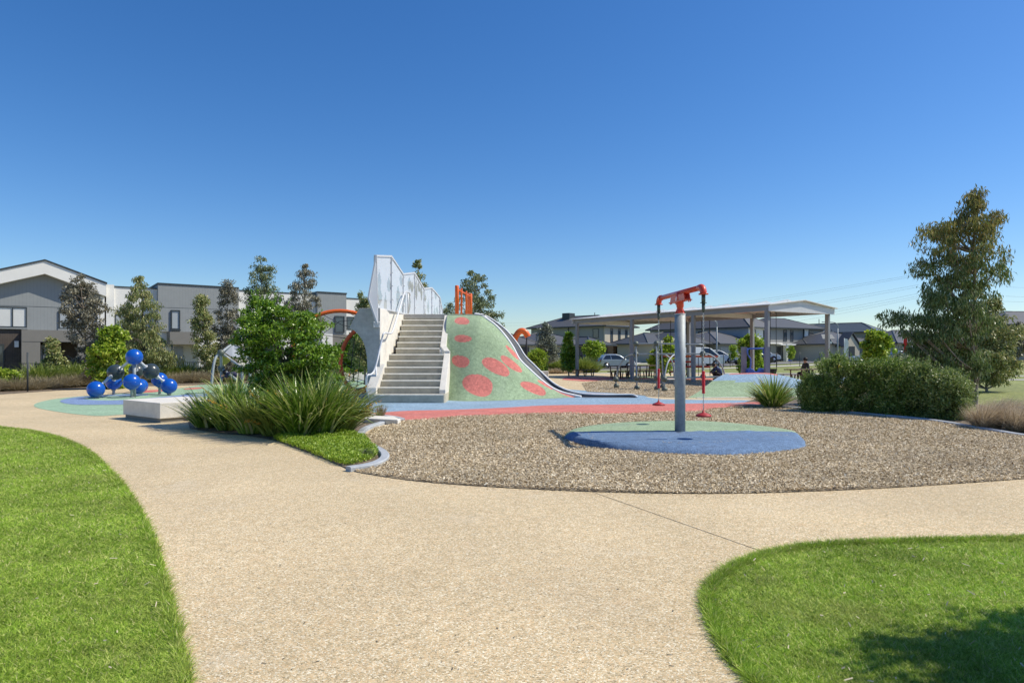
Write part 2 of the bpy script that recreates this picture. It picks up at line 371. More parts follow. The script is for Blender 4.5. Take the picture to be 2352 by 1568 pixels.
M['gbrick'] = brick_mat('grey_brick', (.22, .22, .22), (.28, .28, .27), (.16, .16, .16), 3)
M['tile'] = mat('dark_roof_tile', (.105, .105, .11), .6, var=.12, vs=1, stripe=(2, .16, .22, .45))
M['tile2'] = mat('slate_roof_tile', (.075, .08, .09), .6, var=.1, vs=1, stripe=(2, .16, .22, .5))
M['mroof'] = mat('metal_roof_sheet', (.115, .135, .14), .45, .3, stripe=(0, .6, .14, .55))
M['garage'] = mat('garage_door', (.05, .05, .05), .5, stripe=(2, .45, .06, .5))
M['garage_g'] = mat('grey_garage_door', (.35, .35, .34), .5, stripe=(2, .45, .06, .6))
M['hedge_w'] = mat('white_plastic', (.75, .75, .73), .4)
M['signy'] = mat('yellow_plastic', (.80, .42, .01), .45)
M['flag_r'] = mat('red_fabric', (.62, .02, .02), .7)
M['flag_w'] = mat('white_fabric', (.75, .75, .75), .7)
M['binblue'] = mat('blue_fabric', (.02, .08, .50), .6)
def leafm(n, cols, tr=.3, rough=.45, spec=.4, big=.12): return cell_mat(n, [(k / (len(cols) - 1), c) for k, c in enumerate(cols)], 1, island=True, translucent=tr, rough=rough, spec=spec, big=big, bigs=1.2)
M['gum'] = leafm('gum_leaf', [(0.094, 0.136, 0.062), (0.155, 0.206, 0.094), (0.248, 0.300, 0.145), (0.414, 0.434, 0.248)], .22)
M['gum_p'] = leafm('purple_grey_gum_leaf', [(0.121, 0.110, 0.072), (0.209, 0.193, 0.132), (0.308, 0.286, 0.198), (0.462, 0.429, 0.319)], .2)
M['gum_o'] = leafm('olive_gum_leaf', [(0.131, 0.169, 0.046), (0.224, 0.280, 0.084), (0.354, 0.373, 0.140), (0.523, 0.448, 0.206)], .25)
M['gum_k'] = leafm('dark_gum_leaf', [(.055, .10, .025), (.11, .175, .045), (.19, .26, .08), (.34, .38, .18)], .3)
M['gum_t'] = leafm('sunlit_gum_leaf', [(.12, .14, .03), (.21, .22, .055), (.30, .28, .08), (.38, .27, .10)], .35)  # olive leaf colour standing for sunlight on the crown top
M['bright'] = leafm('bright_leaf', [(.12, .22, .012), (.24, .37, .025), (.38, .50, .045), (.55, .62, .12)], .35)
M['shrubleaf'] = leafm('glossy_leaf', [(.06, .14, .008), (.13, .26, .014), (.22, .38, .03), (.36, .50, .09)], .32, .3, .6)
M['silver'] = leafm('silver_leaf', [(0.156, 0.182, 0.130), (0.247, 0.273, 0.208), (0.364, 0.390, 0.312)], .2)
M['darkbush'] = leafm('needle_bush_leaf', [(0.061, 0.115, 0.016), (0.135, 0.230, 0.030), (0.243, 0.351, 0.061), (0.567, 0.621, 0.243)], .3, .4)
M['darkbush2'] = leafm('fine_bush_leaf', [(0.103, 0.161, 0.029), (0.196, 0.276, 0.057), (0.310, 0.391, 0.115), (0.506, 0.552, 0.253)], .3, .4)
M['strap'] = leafm('strap_leaf', [(.04, .095, .010), (.11, .21, .020), (.22, .34, .04), (.40, .50, .10), (.60, .56, .28)], .28, .30, .6)
M['strap_y'] = leafm('yellow_strap_leaf', [(0.120, 0.180, 0.024), (0.240, 0.312, 0.054), (0.384, 0.408, 0.096)], .3)
M['straw'] = leafm('straw_grass', [(0.220, 0.180, 0.100), (0.360, 0.300, 0.180), (0.520, 0.440, 0.290)], .25, .7)
M['brown'] = leafm('brown_grass', [(.26, .19, .11), (.42, .32, .20), (.60, .48, .32), (.76, .65, .47)], .3, .7)
M['cover'] = leafm('ground_cover_leaf', [(.16, .28, .015), (.30, .44, .03), (.46, .56, .08)], .35)
M['flower'] = leafm('yellow_flower', [(0.550, 0.330, 0.030), (0.700, 0.420, 0.050), (0.500, 0.240, 0.060)], .2)
M['seed'] = leafm('seed_head', [(0.300, 0.200, 0.100), (0.450, 0.300, 0.160)], .1, .8)
M['bark'] = mat('bark', (.17, .14, .11), .9, var=.3, vs=9, bump=.3)
M['bark_g'] = mat('pale_bark', (.27, .24, .20), .85, var=.3, vs=7, bump=.2)
M['skin'] = mat('skin', (.50, .29, .20), .55, var=0); M['hair'] = mat('dark_hair', (.015, .011, .010), .6)
M['shirt'] = mat('blue_shirt', (.055, .10, .22), .8); M['pants'] = mat('black_trousers', (.012, .012, .014), .8); M['navy'] = mat('navy_top', (.03, .03, .07), .8)
M['white'] = mat('white_paint', (.72, .73, .74), .35, var=.02, coat=.4)
M['silverp'] = mat('silver_paint', (.36, .41, .46), .32, .4, var=.02, coat=.4)
M['blackp'] = mat('black_car_paint', (.02, .022, .026), .25, var=0, coat=.5)
M['carglass'] = mat('car_glass', (.02, .025, .03), .06, spec=.8, var=0)
M['tyre'] = mat('tyre', (.018, .018, .018), .8); M['rim'] = mat('alloy_rim', (.45, .46, .48), .35, .6)
M['lamp_w'] = mat('lamp_lens', (.75, .75, .72), .15); M['lamp_r'] = mat('red_lens', (.45, .02, .02), .2)
M['wire'] = mat('wire', (.22, .26, .32), .6)
# ---------------------------------------------------------------- ground and paving
def gz(x, y):
    t = min(1, max(0, (y - 66) / 20)); return .45 * t * t * (3 - 2 * t)
mb = MB()
xs = [-1600, -400, -120] + list(range(-80, 161, 8)) + [260, 600, 1600]
ys = [-400, -30, 0, 30, 60] + [62 + 2 * i for i in range(16)] + [110, 200, 500, 1800]
mb.grid([[(x, y, gz(x, y)) for x in xs] for y in ys])
g = mb.build('ground', M['field']); g['kind'] = 'structure'
FL = 40                                                # how far the sheets run past the frame
def GP(l): return [G(*p).to_2d() if len(p) == 2 else Vector(p[2:]) for p in l]
# exposed aggregate path: the whole forecourt up to the planting beds
pp = [Vector((-60, -6)), Vector((60, -6)), Vector((60, 25.2))] + GP([(2352, 941), (2280, 934), (2230, 925), (2150, 905), (2100, 892), (1850, 862), (1640, 855.5), (1300, 856), (1150, 858), (840, 868), (600, 880), (460, 884), (300, 888), (150, 896), (0, 906)]) + [Vector((-60, 21))]
path = sheet('path', pp, .004, M['path'])
# saw-cut joint lines in the paving
jl = MB()
for a, b in (((1360, 1130), (1768, 1273)),):
    A, B = G(*a), G(*b); d = (B - A).normalized(); n = Vector((-d.y, d.x, 0)) * (.004 if a[0] == 1360 else .002)
    jl.add([A + n + Vector((0, 0, .006)), B + n + Vector((0, 0, .006)), B - n + Vector((0, 0, .006)), A - n + Vector((0, 0, .006))], [(3, 2, 1, 0)])
jl.build('path_joint', M['pathjoint'], fix=False)['kind'] = 'structure'
# lawns
def smooth2(l, n=6): return [v.to_2d() for v in spline([Vector((p[0], p[1], 0)) for p in l], n)]
lawnL = smooth2(GP([(-60, 972), (0, 983), (60, 990), (130, 1006), (190, 1033), (235, 1072), (275, 1115), (310, 1170), (340, 1230), (362, 1300), (380, 1370), (395, 1430), (410, 1500), (422, 1568), (428, 1640)])) + [Vector((-1.3, 1.0)), Vector((-12, 1.0)), Vector((-22, 12))]
lawnR = smooth2(GP([(2500, 1238), (2352, 1241), (2220, 1243), (2080, 1247), (1950, 1251), (1860, 1258), (1780, 1271), (1720, 1290), (1665, 1318), (1635, 1350), (1627, 1385), (1635, 1420), (1655, 1465), (1690, 1520), (1735, 1568), (1790, 1625)])) + [Vector((1.1, 1.0)), Vector((12, 1.0)), Vector((12, 5.3))]
def turf(name, poly, label, dmax, n0, seed):
    t = sheet(name, poly, .012, M['lawn'])
    rng = np.random.default_rng(seed)
    xs_ = [p[0] for p in poly]; ys_ = [p[1] for p in poly]
    N_ = n0; D = 2.4 + (dmax - 2.4) * rng.random(N_) ** 1.7
    x = (rng.random(N_) * 2 - 1) * (D * .83); k = inside(poly, x, D); x = x[k]; D = D[k]; n = len(x)
    a = rng.random(n) * 2 * np.pi; h = (.008 + .016 * rng.random(n)) * (1 + .05 * D); wd = .0014 + .0005 * D
    lean = rng.normal(0, .020, (n, 2)) * (1 + .05 * D[:, None])
    V = np.zeros((n, 3, 3)); V[:, 0, 0] = x - np.cos(a) * wd; V[:, 0, 1] = D - np.sin(a) * wd
    V[:, 1, 0] = x + np.cos(a) * wd; V[:, 1, 1] = D + np.sin(a) * wd; V[:, :2, 2] = .010
    V[:, 2, 0] = x + lean[:, 0]; V[:, 2, 1] = D + lean[:, 1]; V[:, 2, 2] = .012 + h
    return V
VL = turf('lawn', lawnL, '', 13.5, 620000, 1); VR = turf('lawn', lawnR, '', 5.7, 420000, 2)
# longer ragged blades along the lawn edges
def fringe(poly, n, seed):
    rng = np.random.default_rng(seed); P_ = np.array([(p[0], p[1]) for p in poly]); seg = np.linalg.norm(np.diff(P_, axis=0), axis=1); c = np.concatenate([[0], np.cumsum(seg)])
    s = rng.random(n) * c[-1]; i = np.clip(np.searchsorted(c, s) - 1, 0, len(seg) - 1); t = ((s - c[i]) / seg[i])[:, None]
    p = P_[i] * (1 - t) + P_[i + 1] * t + rng.normal(0, .018, (n, 2)); D = p[:, 1]; a = rng.random(n) * 6.28; wd = .0016 + .0006 * D
    V = np.zeros((n, 3, 3)); V[:, 0, :2] = p - np.stack([np.cos(a), np.sin(a)], 1) * wd[:, None]; V[:, 1, :2] = p + np.stack([np.cos(a), np.sin(a)], 1) * wd[:, None]
    V[:, :2, 2] = .004; V[:, 2, :2] = p + rng.normal(0, .04, (n, 2)); V[:, 2, 2] = .01 + .05 * rng.random(n); return V
VL = np.concatenate([VL, fringe(lawnL[:80], 26000, 5)]); VR = np.concatenate([VR, fringe(lawnR[:86], 22000, 6)])
tag(np_mesh('grass', VL, 3, M['blade'], kind='stuff'), 'mown bright green grass of the lawn on the left of the path', 'grass')
tag(np_mesh('grass', VR, 3, M['blade'], kind='stuff'), 'mown bright green grass of the rounded lawn at lower right', 'grass')
rng = np.random.default_rng(11)
for k_, (poly, dm, nn, lab) in enumerate(((lawnL, 11, 420, 'dry bark strips and leaves scattered on the left lawn'), (lawnR, 5.6, 420, 'dry bark strips and leaves scattered on the right lawn'))):
    D = 3 + (dm - 3) * rng.random(nn); x = (rng.random(nn) * 2 - 1) * D * .8; k = inside(poly, x, D); x = x[k][:90]; D = D[k][:90]; n = len(x)
    a = rng.random(n) * 6.28; L_ = .008 + .022 * rng.random(n) ** 3; wv = .0025
    u = np.stack([np.cos(a) * L_, np.sin(a) * L_, rng.normal(0, .006, n)], 1); v_ = np.stack([-np.sin(a) * wv, np.cos(a) * wv, np.full(n, .002)], 1)
    c0 = np.stack([x, D, np.full(n, .05)], 1); V = np.stack([c0 - u - v_, c0 + u * .9 - v_, c0 + u + v_, c0 - u * .9 + v_], 1)
    tag(np_mesh('leaf_litter', V, 4, M['litter'], kind='stuff'), lab, 'leaf litter')
# bark mulch pit and its chips
mulch = smooth2(GP([(795, 1080), (885, 1096), (1000, 1110), (1180, 1122), (1360, 1130), (1520, 1134), (1700, 1134), (1900, 1128), (2100, 1118), (2352, 1101), (2560, 1088)])) + GP([(2560, 1030), (2352, 1003), (2250, 987), (2130, 968), (2000, 955), (1850, 942), (1690, 931), (1636, 938), (1550, 945), (1485, 949), (1412, 946), (1257, 951), (1154, 952), (1040, 959), (974, 964), (927, 968), (905, 975), (860, 985), (835, 1005), (850, 1030), (884, 1046), (890, 1060), (850, 1074)])
sheet('mulch_pit', mulch, .012, M['mulchbase'])
island_base = [G(*p) for p in ((1293, 1006), (1310, 1016), (1353, 1027), (1420, 1036), (1497, 1042), (1600, 1046), (1692, 1048), (1780, 1042), (1851, 1030), (1846, 1012), (1817, 993), (1735, 980), (1608, 969), (1469, 970), (1375, 977), (1315, 988))]
ib = [p.to_2d() for p in island_base]
def chips(name, poly, n0, d0, d1, xr, label, seed, hole=None, pw=1.4):
    rng = np.random.default_rng(seed); D = d0 + (d1 - d0) * rng.random(n0) ** pw; x = xr[0] + (xr[1] - xr[0]) * rng.random(n0)
    k = inside(poly, x, D)
    if hole: k &= ~inside(hole, x, D)
    x = x[k]; D = D[k]; n = len(x); a = rng.random(n) * 6.28; L_ = (.006 + .0125 * rng.random(n) ** 1.4) * (.8 + .03 * D); W_ = L_ * (.24 + .25 * rng.random(n))
    t1 = rng.normal(0, .45, n); t2 = rng.normal(0, .5, n)
    u = np.stack([np.cos(a) * L_, np.sin(a) * L_, np.sin(t1) * L_], 1); v_ = np.stack([-np.sin(a) * W_, np.cos(a) * W_, np.sin(t2) * W_], 1)
    c0 = np.stack([x, D, .024 + .016 * rng.random(n) + .012 * np.sin(x * 2.1 + np.sin(D * 1.7)) * np.cos(D * 2.6)], 1)
    V = np.stack([c0 - u - v_ * .6, c0 + u - v_, c0 + u * .9 + v_, c0 - u * 1.05 + v_ * .5], 1)
    return tag(np_mesh(name, V, 4, M['chip'], kind='stuff'), label, 'bark mulch')
chips('bark_chips', mulch, 720000, 7.0, 19.5, (-3.8, 14.5), 'brown bark chips covering the pit around the red swing pole', 21, ib)
# back mulch pit, tan strips, rubber surfaces
back = GP([(1348, 900), (1336, 880), (1400, 873), (1500, 871), (1610, 872), (1700, 876), (1700, 900), (1577, 914), (1500, 911), (1440, 905)])
sheet('mulch_pit', back, .016, M['mulchbase'])
chips('bark_chips', back, 60000, 23, 40, (2.5, 15), 'brown bark chips of the far pit under the grey ball climbing frame', 22, None, 1.0)
blue = smooth2(GP([(780, 940), (842, 950), (937, 945), (974, 944), (1060, 942), (1154, 938), (1257, 932.5), (1485, 929.5), (1610, 928), (1693, 926), (1760, 924)])) + GP([(1790, 920), (1600, 918.5), (1520, 917), (1490, 913), (1480, 909), (1440, 904), (1340, 897), (1250, 890), (1150, 890), (1000, 890), (840, 868), (760, 872), (750, 900)])
sheet('rubber_surface', blue, .010, M['rblue'])
red = smooth2(GP([(780, 944), (842, 949), (937, 944), (974, 943), (1060, 941), (1154, 937), (1257, 931.5), (1485, 928.5), (1610, 927), (1693, 925.5), (1800, 921)])) + GP([(1800, 931), (1700, 935), (1636, 942), (1553, 952), (1485, 955), (1412, 952), (1257, 956), (1154, 957), (1040, 964), (974, 969), (925, 970), (905, 964), (845, 958), (780, 958)])
redm = MB(); nrow = [(0, .014), (.5, .05), (.8, .055), (1, .02)]
top = [G(*p) for p in [(780, 944), (842, 949), (937, 944), (1060, 941), (1154, 937), (1257, 931.5), (1370, 930), (1485, 928.5), (1610, 927), (1693, 925.5), (1800, 921)]]
bot = [G(*p) for p in [(780, 958), (845, 958), (925, 968), (1040, 962), (1154, 955), (1257, 954), (1370, 952), (1485, 952), (1590, 949), (1690, 936), (1800, 930)]]
T_, B_ = spline(top, 8), spline(bot, 8)
redm.grid([[Vector((lerp(a.x, b.x, t), lerp(a.y, b.y, t), z)) for a, b in zip(T_, B_)] for t, z in nrow])
redm.build('rubber_border', M['rred'])['kind'] = 'structure'
sheet('rubber_surface', GP([(1440, 870), (1500, 866), (1800, 866), (1830, 872), (1640, 880), (1500, 872)]), .014, M['rred'])
sheet('rubber_surface', GP([(1400, 868), (1440, 864.5), (1800, 863), (1900, 870), (1800, 868), (1560, 869)]), .018, M['rgreen'])
sheet('rubber_surface', GP([(1880, 873), (1920, 868), (2000, 868), (1990, 878), (1900, 881)]), .012, M['rblue'])
sheet('rubber_surface', GP([(1300, 866), (1440, 866), (1440, 872), (1340, 876), (1290, 872)]), .012, M['rred'])
# left plaza: pale green field with a blue swirl and red patches
plaza = smooth2(GP([(460, 884), (384, 896), (300, 903), (200, 909), (130, 916), (90, 924), (78, 931), (90, 938), (140, 947), (190, 953), (232, 955.5), (290, 952), (380, 950), (480, 952), (600, 956), (760, 958)])) + GP([(780, 925), (800, 880), (760, 872), (600, 881)])
sheet('rubber_surface', plaza, .009, M['rmint'])
sw = smooth2(GP([(340, 905), (260, 907), (190, 911), (150, 917), (138, 922), (150, 927), (180, 930), (230, 930), (300, 929), (360, 925), (430, 916), (500, 908), (560, 904)]), 5) + smooth2(GP([(560, 901), (480, 904), (400, 909), (330, 916), (260, 920), (210, 919), (190, 915), (230, 911), (300, 909), (340, 908)]), 5)
sheet('rubber_swirl', sw, .015, M['rlblue'])
sheet('rubber_swirl', smooth2(GP([(300, 900), (330, 897), (380, 895), (384, 898), (340, 902), (310, 903), (300, 900)]), 3), .016, M['rred'])
sheet('rubber_swirl', smooth2(GP([(420, 893), (450, 890), (470, 891), (450, 894), (430, 895), (420, 893)]), 3), .017, M['rred'])
sheet('rubber_surface', GP([(760, 880), (845, 874), (880, 880), (860, 892), (780, 896)]), .013, M['rmint'])
# road, kerbs and footpaths in front of the far houses
def strip(name, pts, wd, m, dz, thick=0.):
    mb = MB(); c = spline([Vector((x, y, 0)) for x, y in pts], 12); L_, R_ = [], []
    for i, p in enumerate(c):
        d = (c[min(i + 1, len(c) - 1)] - c[max(i - 1, 0)]).normalized(); n = Vector((-d.y, d.x, 0)) * wd / 2
        a, b = p + n, p - n; L_.append(Vector((a.x, a.y, gz(a.x, a.y) + dz))); R_.append(Vector((b.x, b.y, gz(b.x, b.y) + dz)))
    mb.grid([L_, R_], False)
    o = mb.build(name, m); o['kind'] = 'structure'; return o
def off(pts, d): return [(x + d * .5, y - d * .87) for x, y in pts]
rd = [(-40, 62), (-10, 64), (8, 69), (24, 78), (40, 87), (60, 94), (90, 99), (150, 104)]
strip('road', rd, 6.5, M['asphalt'], .02); strip('kerb', off(rd, 3.4), .3, M['conc_w'], .12); strip('kerb', off(rd, -3.4), .3, M['conc_w'], .12)
strip('footpath', off(rd, 6.6), 1.5, M['conc_path'], .03); strip('footpath', off(rd, -6.2), 1.5, M['conc_path'], .03)
for a, b, wd in (((12, 76), (17, 93), 4.5), ((31, 88), (36, 99), 4.0), ((45, 93), (44, 100), 6)):
    strip('driveway', [a, ((a[0] + b[0]) / 2, (a[1] + b[1]) / 2), b], wd, M['conc_path'], .035)
strip('footpath', [(-2, 51.5), (6, 52.5), (14, 53), (24, 51), (34, 46.5), (60, 39)], 1.7, M['conc_path'], .02)
strip('footpath', [(17, 52), (22, 44), (29, 39.5), (40, 38), (60, 37)], 1.6, M['conc_path'], .024)
# garden beds
bedL = GP([(0, 906), (150, 896), (300, 888), (460, 884), (600, 880), (840, 868), (905, 866)]) + [Vector((-6, 55)), Vector((-12, 54)), Vector((-36, 37)), Vector((-60, 30)), Vector((-60, 21))]
sheet('garden_bed', bedL, .010, M['soil'])
sheet('garden_bed', GP([(1150, 858), (1330, 856), (1340, 852), (1180, 848), (1100, 852)]), .010, M['soil'])
bedI = smooth2(GP([(560, 1000), (630, 1012), (670, 1026), (720, 1044), (768, 1064), (800, 1079)])) + GP([(850, 1072), (878, 1058), (862, 1042), (838, 1024), (826, 1005), (836, 985), (870, 968), (925, 966), (905, 963), (840, 957), (780, 957), (640, 950), (432, 970), (436, 985), (500, 996)])
sheet('garden_bed', bedI, .018, M['soil'])
bedR = GP([(1690, 931), (1850, 942), (2000, 955), (2130, 968), (2250, 987), (2352, 1003), (2560, 1030), (2560, 955), (2352, 945), (2280, 936), (2230, 925), (2150, 905), (2020, 895), (1860, 900), (1740, 915)])
sheet('garden_bed', bedR, .014, M['soil'])
# concrete kerbs round the beds
def kerb(pts, wd, h, m, n=8, name='kerb'):
    mb = MB(); c = spline(pts, n); rows = []
    for i, p in enumerate(c):
        d = (c[min(i + 1, len(c) - 1)] - c[max(i - 1, 0)]).normalized(); q = Vector((-d.y, d.x, 0))
        rows.append([p + q * wd / 2 * a + Vector((0, 0, b)) for a, b in ((-1, 0), (-1, h * .8), (-.8, h), (.8, h), (1, h * .8), (1, 0))])
    mb.grid(rows, False); mb.add(rows[0], [(0, 1, 2, 3, 4, 5)]); mb.add(rows[-1], [(5, 4, 3, 2, 1, 0)])
    o = mb.build(name, m); o['kind'] = 'structure'; return o
kerb([G(*p) for p in ((800, 1083), (845, 1076), (872, 1067), (884, 1056), (880, 1045), (862, 1034), (840, 1022), (828, 1008), (832, 994), (850, 984), (880, 974), (905, 969), (925, 967))], .13, .07, M['kerb'])
kerb([G(*p) for p in ((925, 967), (905, 962), (870, 958), (830, 956), (790, 955))], .12, .07, M['kerb'])
kerb([G(*p) for p in ((1680, 930.5), (1760, 934), (1850, 941), (2000, 954), (2130, 967), (2250, 986), (2352, 1004), (2560, 1032))], .14, .06, M['kerb'])
sb = MB(); A, B = G(836, 972), G(914, 976)
sb.slab([A + Vector((0, 0, 0)), B + Vector((0, -.02, 0)), B + Vector((.03, .18, 0)), G(905, 967), G(850, 966)], (0, 0, .12))
o = sb.build('stepping_slab', M['conc_w'], bevel=.02); tag(o, 'low white concrete slab at the corner of the grass bed', 'concrete slab'); recenter(o, G(875, 972))
# chips kicked out of the pit on to the paving
rng = np.random.default_rng(33); Pm = np.array([(p.x, p.y) for p in mulch[:62]]); i = rng.integers(0, len(Pm) - 1, 900); t_ = rng.random((900, 1)); p = Pm[i] * (1 - t_) + Pm[i + 1] * t_
p[:, 1] -= np.abs(rng.normal(0, .16, 900)); p[:, 0] += rng.normal(0, .1, 900); k = ~inside(mulch, p[:, 0], p[:, 1]); p = p[k]; n = len(p); a = rng.random(n) * 6.28; L_ = .005 + .011 * rng.random(n)
u = np.stack([np.cos(a) * L_, np.sin(a) * L_, rng.normal(0, .001, n)], 1); v_ = np.stack([-np.sin(a), np.cos(a), np.zeros(n)], 1) * .0038; c0 = np.stack([p[:, 0], p[:, 1], np.full(n, .010)], 1)
tag(np_mesh('bark_chips', np.stack([c0 - u - v_, c0 + u - v_, c0 + u + v_, c0 - u + v_], 1), 4, M['chip'], kind='stuff'), 'loose bark chips spilled on the path along the pit edge', 'bark mulch')
n = 260; y = 3.2 + 14 * rng.random(n) ** 1.5; x = (rng.random(n) * 2 - 1) * y * .8; k = ~(inside(mulch, x, y) | inside(lawnL, x, y) | inside(lawnR, x, y)); x, y = x[k], y[k]; n = len(x); a = rng.random(n) * 6.28; L_ = .004 + .014 * rng.random(n) ** 2
u = np.stack([np.cos(a) * L_, np.sin(a) * L_, np.zeros(n)], 1); v_ = np.stack([-np.sin(a), np.cos(a), np.zeros(n)], 1) * .003; c0 = np.stack([x, y, np.full(n, .008)], 1)
tag(np_mesh('path_debris', np.stack([c0 - u - v_, c0 + u - v_ * .4, c0 + u + v_, c0 - u + v_], 1), 4, M['pathjoint'], kind='stuff'), 'tiny dark twigs and leaf scraps scattered over the path', 'leaf litter')
# low island under the swinging pole
isl = MB(); zt = .13
top = [G(*p, zt) for p in ((1322, 991), (1341, 1004), (1370, 1010.5), (1440, 1014), (1542, 1017.4), (1610, 1018), (1664, 1017), (1750, 1009), (1817, 999), (1817, 992), (1800, 989), (1719, 981), (1608, 974), (1469, 975.7), (1400, 980), (1345, 986))]
n = len(top); ctr = sum(top, Vector()) / n
tp_ = spline(top, 5, True); tp_ = [tp_[(k * len(tp_)) // 96] for k in range(96)]; bs_ = spline(island_base, 5, True); bs_ = [bs_[(k * len(bs_)) // 96] for k in range(96)]
best = min(range(96), key=lambda q: sum((tp_[k] - bs_[(k + q) % 96]).length for k in range(0, 96, 4))); bs_ = bs_[best:] + bs_[:best]; c_ = Vector((ctr.x, 11.75, zt))
rows = []
for f_, zf in ((1.03, -.5), (1.0, 0), (.85, .38), (.65, .68), (.4, .88), (.15, .98)): rows.append([t.lerp(b, f_).to_2d().to_3d() + Vector((0, 0, zt * zf)) for t, b in zip(tp_, bs_)])
for f_ in (0, .06, .15, .3, .5, .7, .85, .97): rows.append([Vector((lerp(t.x, c_.x, f_), lerp(t.y, c_.y, f_), zt + .012 * min(1, f_ * 4))) for t in tp_])
for r_ in rows: r_.append(r_[0].copy())
isl.grid(rows)
for fi, f in enumerate(isl.f):
    q = (Vector(isl.v[f[0]]) + Vector(isl.v[f[2]])) / 2; isl.m[fi] = 1 if q.y > 11.98 + .015 * math.sin(q.x * 5) else 0
o = isl.build('rubber_island', [M['rdblue'], M['rgreen']], bevel=0); o['kind'] = 'structure'
# chips kicked on to the island
rng = np.random.default_rng(31); n = 700; x = 1 + 5.5 * rng.random(n); y = 10.4 + 3 * rng.random(n) ** 1.3; k = inside([p.to_2d() for p in top], x, y); x, y = x[k], y[k]; n = len(x); a = rng.random(n) * 6.28
L_ = .010 + .012 * rng.random(n); u = np.stack([np.cos(a) * L_, np.sin(a) * L_, np.zeros(n)], 1); v_ = np.stack([-np.sin(a), np.cos(a), np.zeros(n)], 1) * .006; c0 = np.stack([x, y, np.full(n, zt + .006)], 1)
tag(np_mesh('bark_chips', np.stack([c0 - u - v_, c0 + u - v_, c0 + u + v_, c0 - u + v_], 1), 4, M['chip'], kind='stuff'), 'loose bark chips on the blue and green rubber island', 'bark mulch')
# blue, green and red rubber hill on the right
def loft(rows, n=10): return [spline(r_, n) for r_ in rows]
base_ = [G(1577, 914), G(1640, 914), G(1710, 913), (G(1800, 912)), G(1900, 910)]
crest = [P(1664, 859, 27), P(1700, 857, 27), P(1770, 857, 27), P(1840, 872, 27), P(1900, 884, 27)]
rows = []
for t in [i / 14 for i in range(15)]:
    zf = t + .10 * math.sin(2 * math.pi * t) * -1 * .6
    rows.append([Vector((lerp(b.x, c.x, t), lerp(b.y, c.y, t), lerp(b.z, c.z, max(0, zf)))) for b, c in zip(base_, crest)])
for t in (.15, .5, 1): rows.append([Vector((c.x + .6 * t, c.y + 4 * t, c.z * (1 - t) - (.0 if t < 1 else .02))) for c in crest])
rows = loft(rows, 12); hill = MB(); hill.grid(rows); mr_ = len(rows[0]) - 1
for fi in range(len(hill.f)):
    i, j = divmod(fi, mr_); u = j / mr_; t = i / 14
    hill.m[fi] = 0 if t < .62 - .22 * u + .03 * math.sin(u * 9) else (2 if (i >= 13 and .12 < u < .55) or i > 15 else 1)
hill.grid([[Vector((r_[0].x, r_[0].y, 0)) for r_ in rows], [r_[0] for r_ in rows]], False)
o = hill.build('rubber_hill', [M['rgreen'], M['rblue'], M['rred']]); o['kind'] = 'structure'
kerb([G(1600, 914.5), G(1700, 913.5), G(1800, 912.5), G(1900, 911)], .12, .03, M['conc_w'])
# ---------------------------------------------------------------- slide tower
def zv(X, Y): return ((1150 + X / 2.24) * .59394, (960 + Y / 2.24) * .59394)     # reading positions of two enlargements
def zs(X, Y): return ((1640 + X / 2.306) * .59394, (1000 + Y / 2.306) * .59394)
tw = thing('slide_tower', 'concrete stair tower with white leaf screens and a spotted green slide mound', 'playground tower', (-3.3, 21.3, 0))
st = MB(); r_, g_ = .211, .27
xl, xr = -4.3, -2.33
foot = [(xl - .32, 20.98), (xl - .30, 20.82), (xl - .22, 20.70), (xl - .05, 20.66), (-2.16, 20.66), (-2.12, 20.70), (-2.12, 22), (xl - .3, 22)]
st.prism(foot, 0, .285)
for i in range(1, 14):
    y0 = 20.72 + g_ * i; z0 = .285 + r_ * (i - 1) if i > 1 else .28; a, b = (xl, xr) if i <= 6 else (-4.02, -2.50)
    yb = 20.72 + g_ * (i + 1) if i < 13 else 24.6
    st.box((a, y0, z0 - (.05 if i > 1 else 0)), (b, yb + .03, .285 + r_ * i))
st.build('staircase', M['conc_step'], tw, True)
for i in range(0, 14):                                                        # chamfered nosing of each step, bevel highlight put into its pale colour
    a, b = (xl, xr) if i <= 6 else (-4.02, -2.50); y0 = 20.72 + g_ * i; z1 = .285 + r_ * i + .004
    if i == 0: a, b, y0 = -4.35, -2.17, 20.665
    ns = MB(); ns.slab([(a, y0 - .022, z1 - .055), (a, y0 - .022, z1 - .030), (a, y0 + .010, z1), (a, y0 + .06, z1), (a, y0 + .06, z1 - .01), (a, y0 - .004, z1 - .055)], (b - a, 0, 0)); ns.build('step_nosing', M['nosing'], tw, True)
s2 = MB()                                                                     # white stringer on the right, in two flights
for (y0, y1, xa, xb) in ((20.90, 22.50, -2.33, -2.13), (22.50, 24.25, -2.50, -2.30)):
    zl = lambda y: min(3.045, .285 + .211 * (y - 20.72) / .27 - .02)
    s2.slab([(xa, y0, 0), (xa, y1, 0), (xa, y1, zl(y1)), (xa, y0, zl(y0))], (xb - xa, 0, 0))
s2.slab([(-2.33, 22.40, 1.0), (-2.13, 22.40, 1.0), (-2.13, 22.40, 1.66), (-2.33, 22.40, 1.66)], (-.17, .28, .2))
s2.build('stringer', M['conc_w'], tw, True, bevel=.01)
ck = MB(); ck.slab([(-4.62, 20.72, .28), (-4.62, 21.35, .28), (-4.46, 21.35, 1.25), (-4.62, 20.74, .48)], (.30, .02, 0)); ck.build('cheek_wall', M['conc_w'], tw, True, bevel=.01)
wl = MB(); wl.prism([(-4.3, 21.28), (-4.0, 24.4), (-4.0, 31), (-4.28, 31), (-4.28, 24.4), (-4.58, 21.28)], 0, 3.04)
wl.build('side_wall', M['conc_w'], tw, True, bevel=.012)
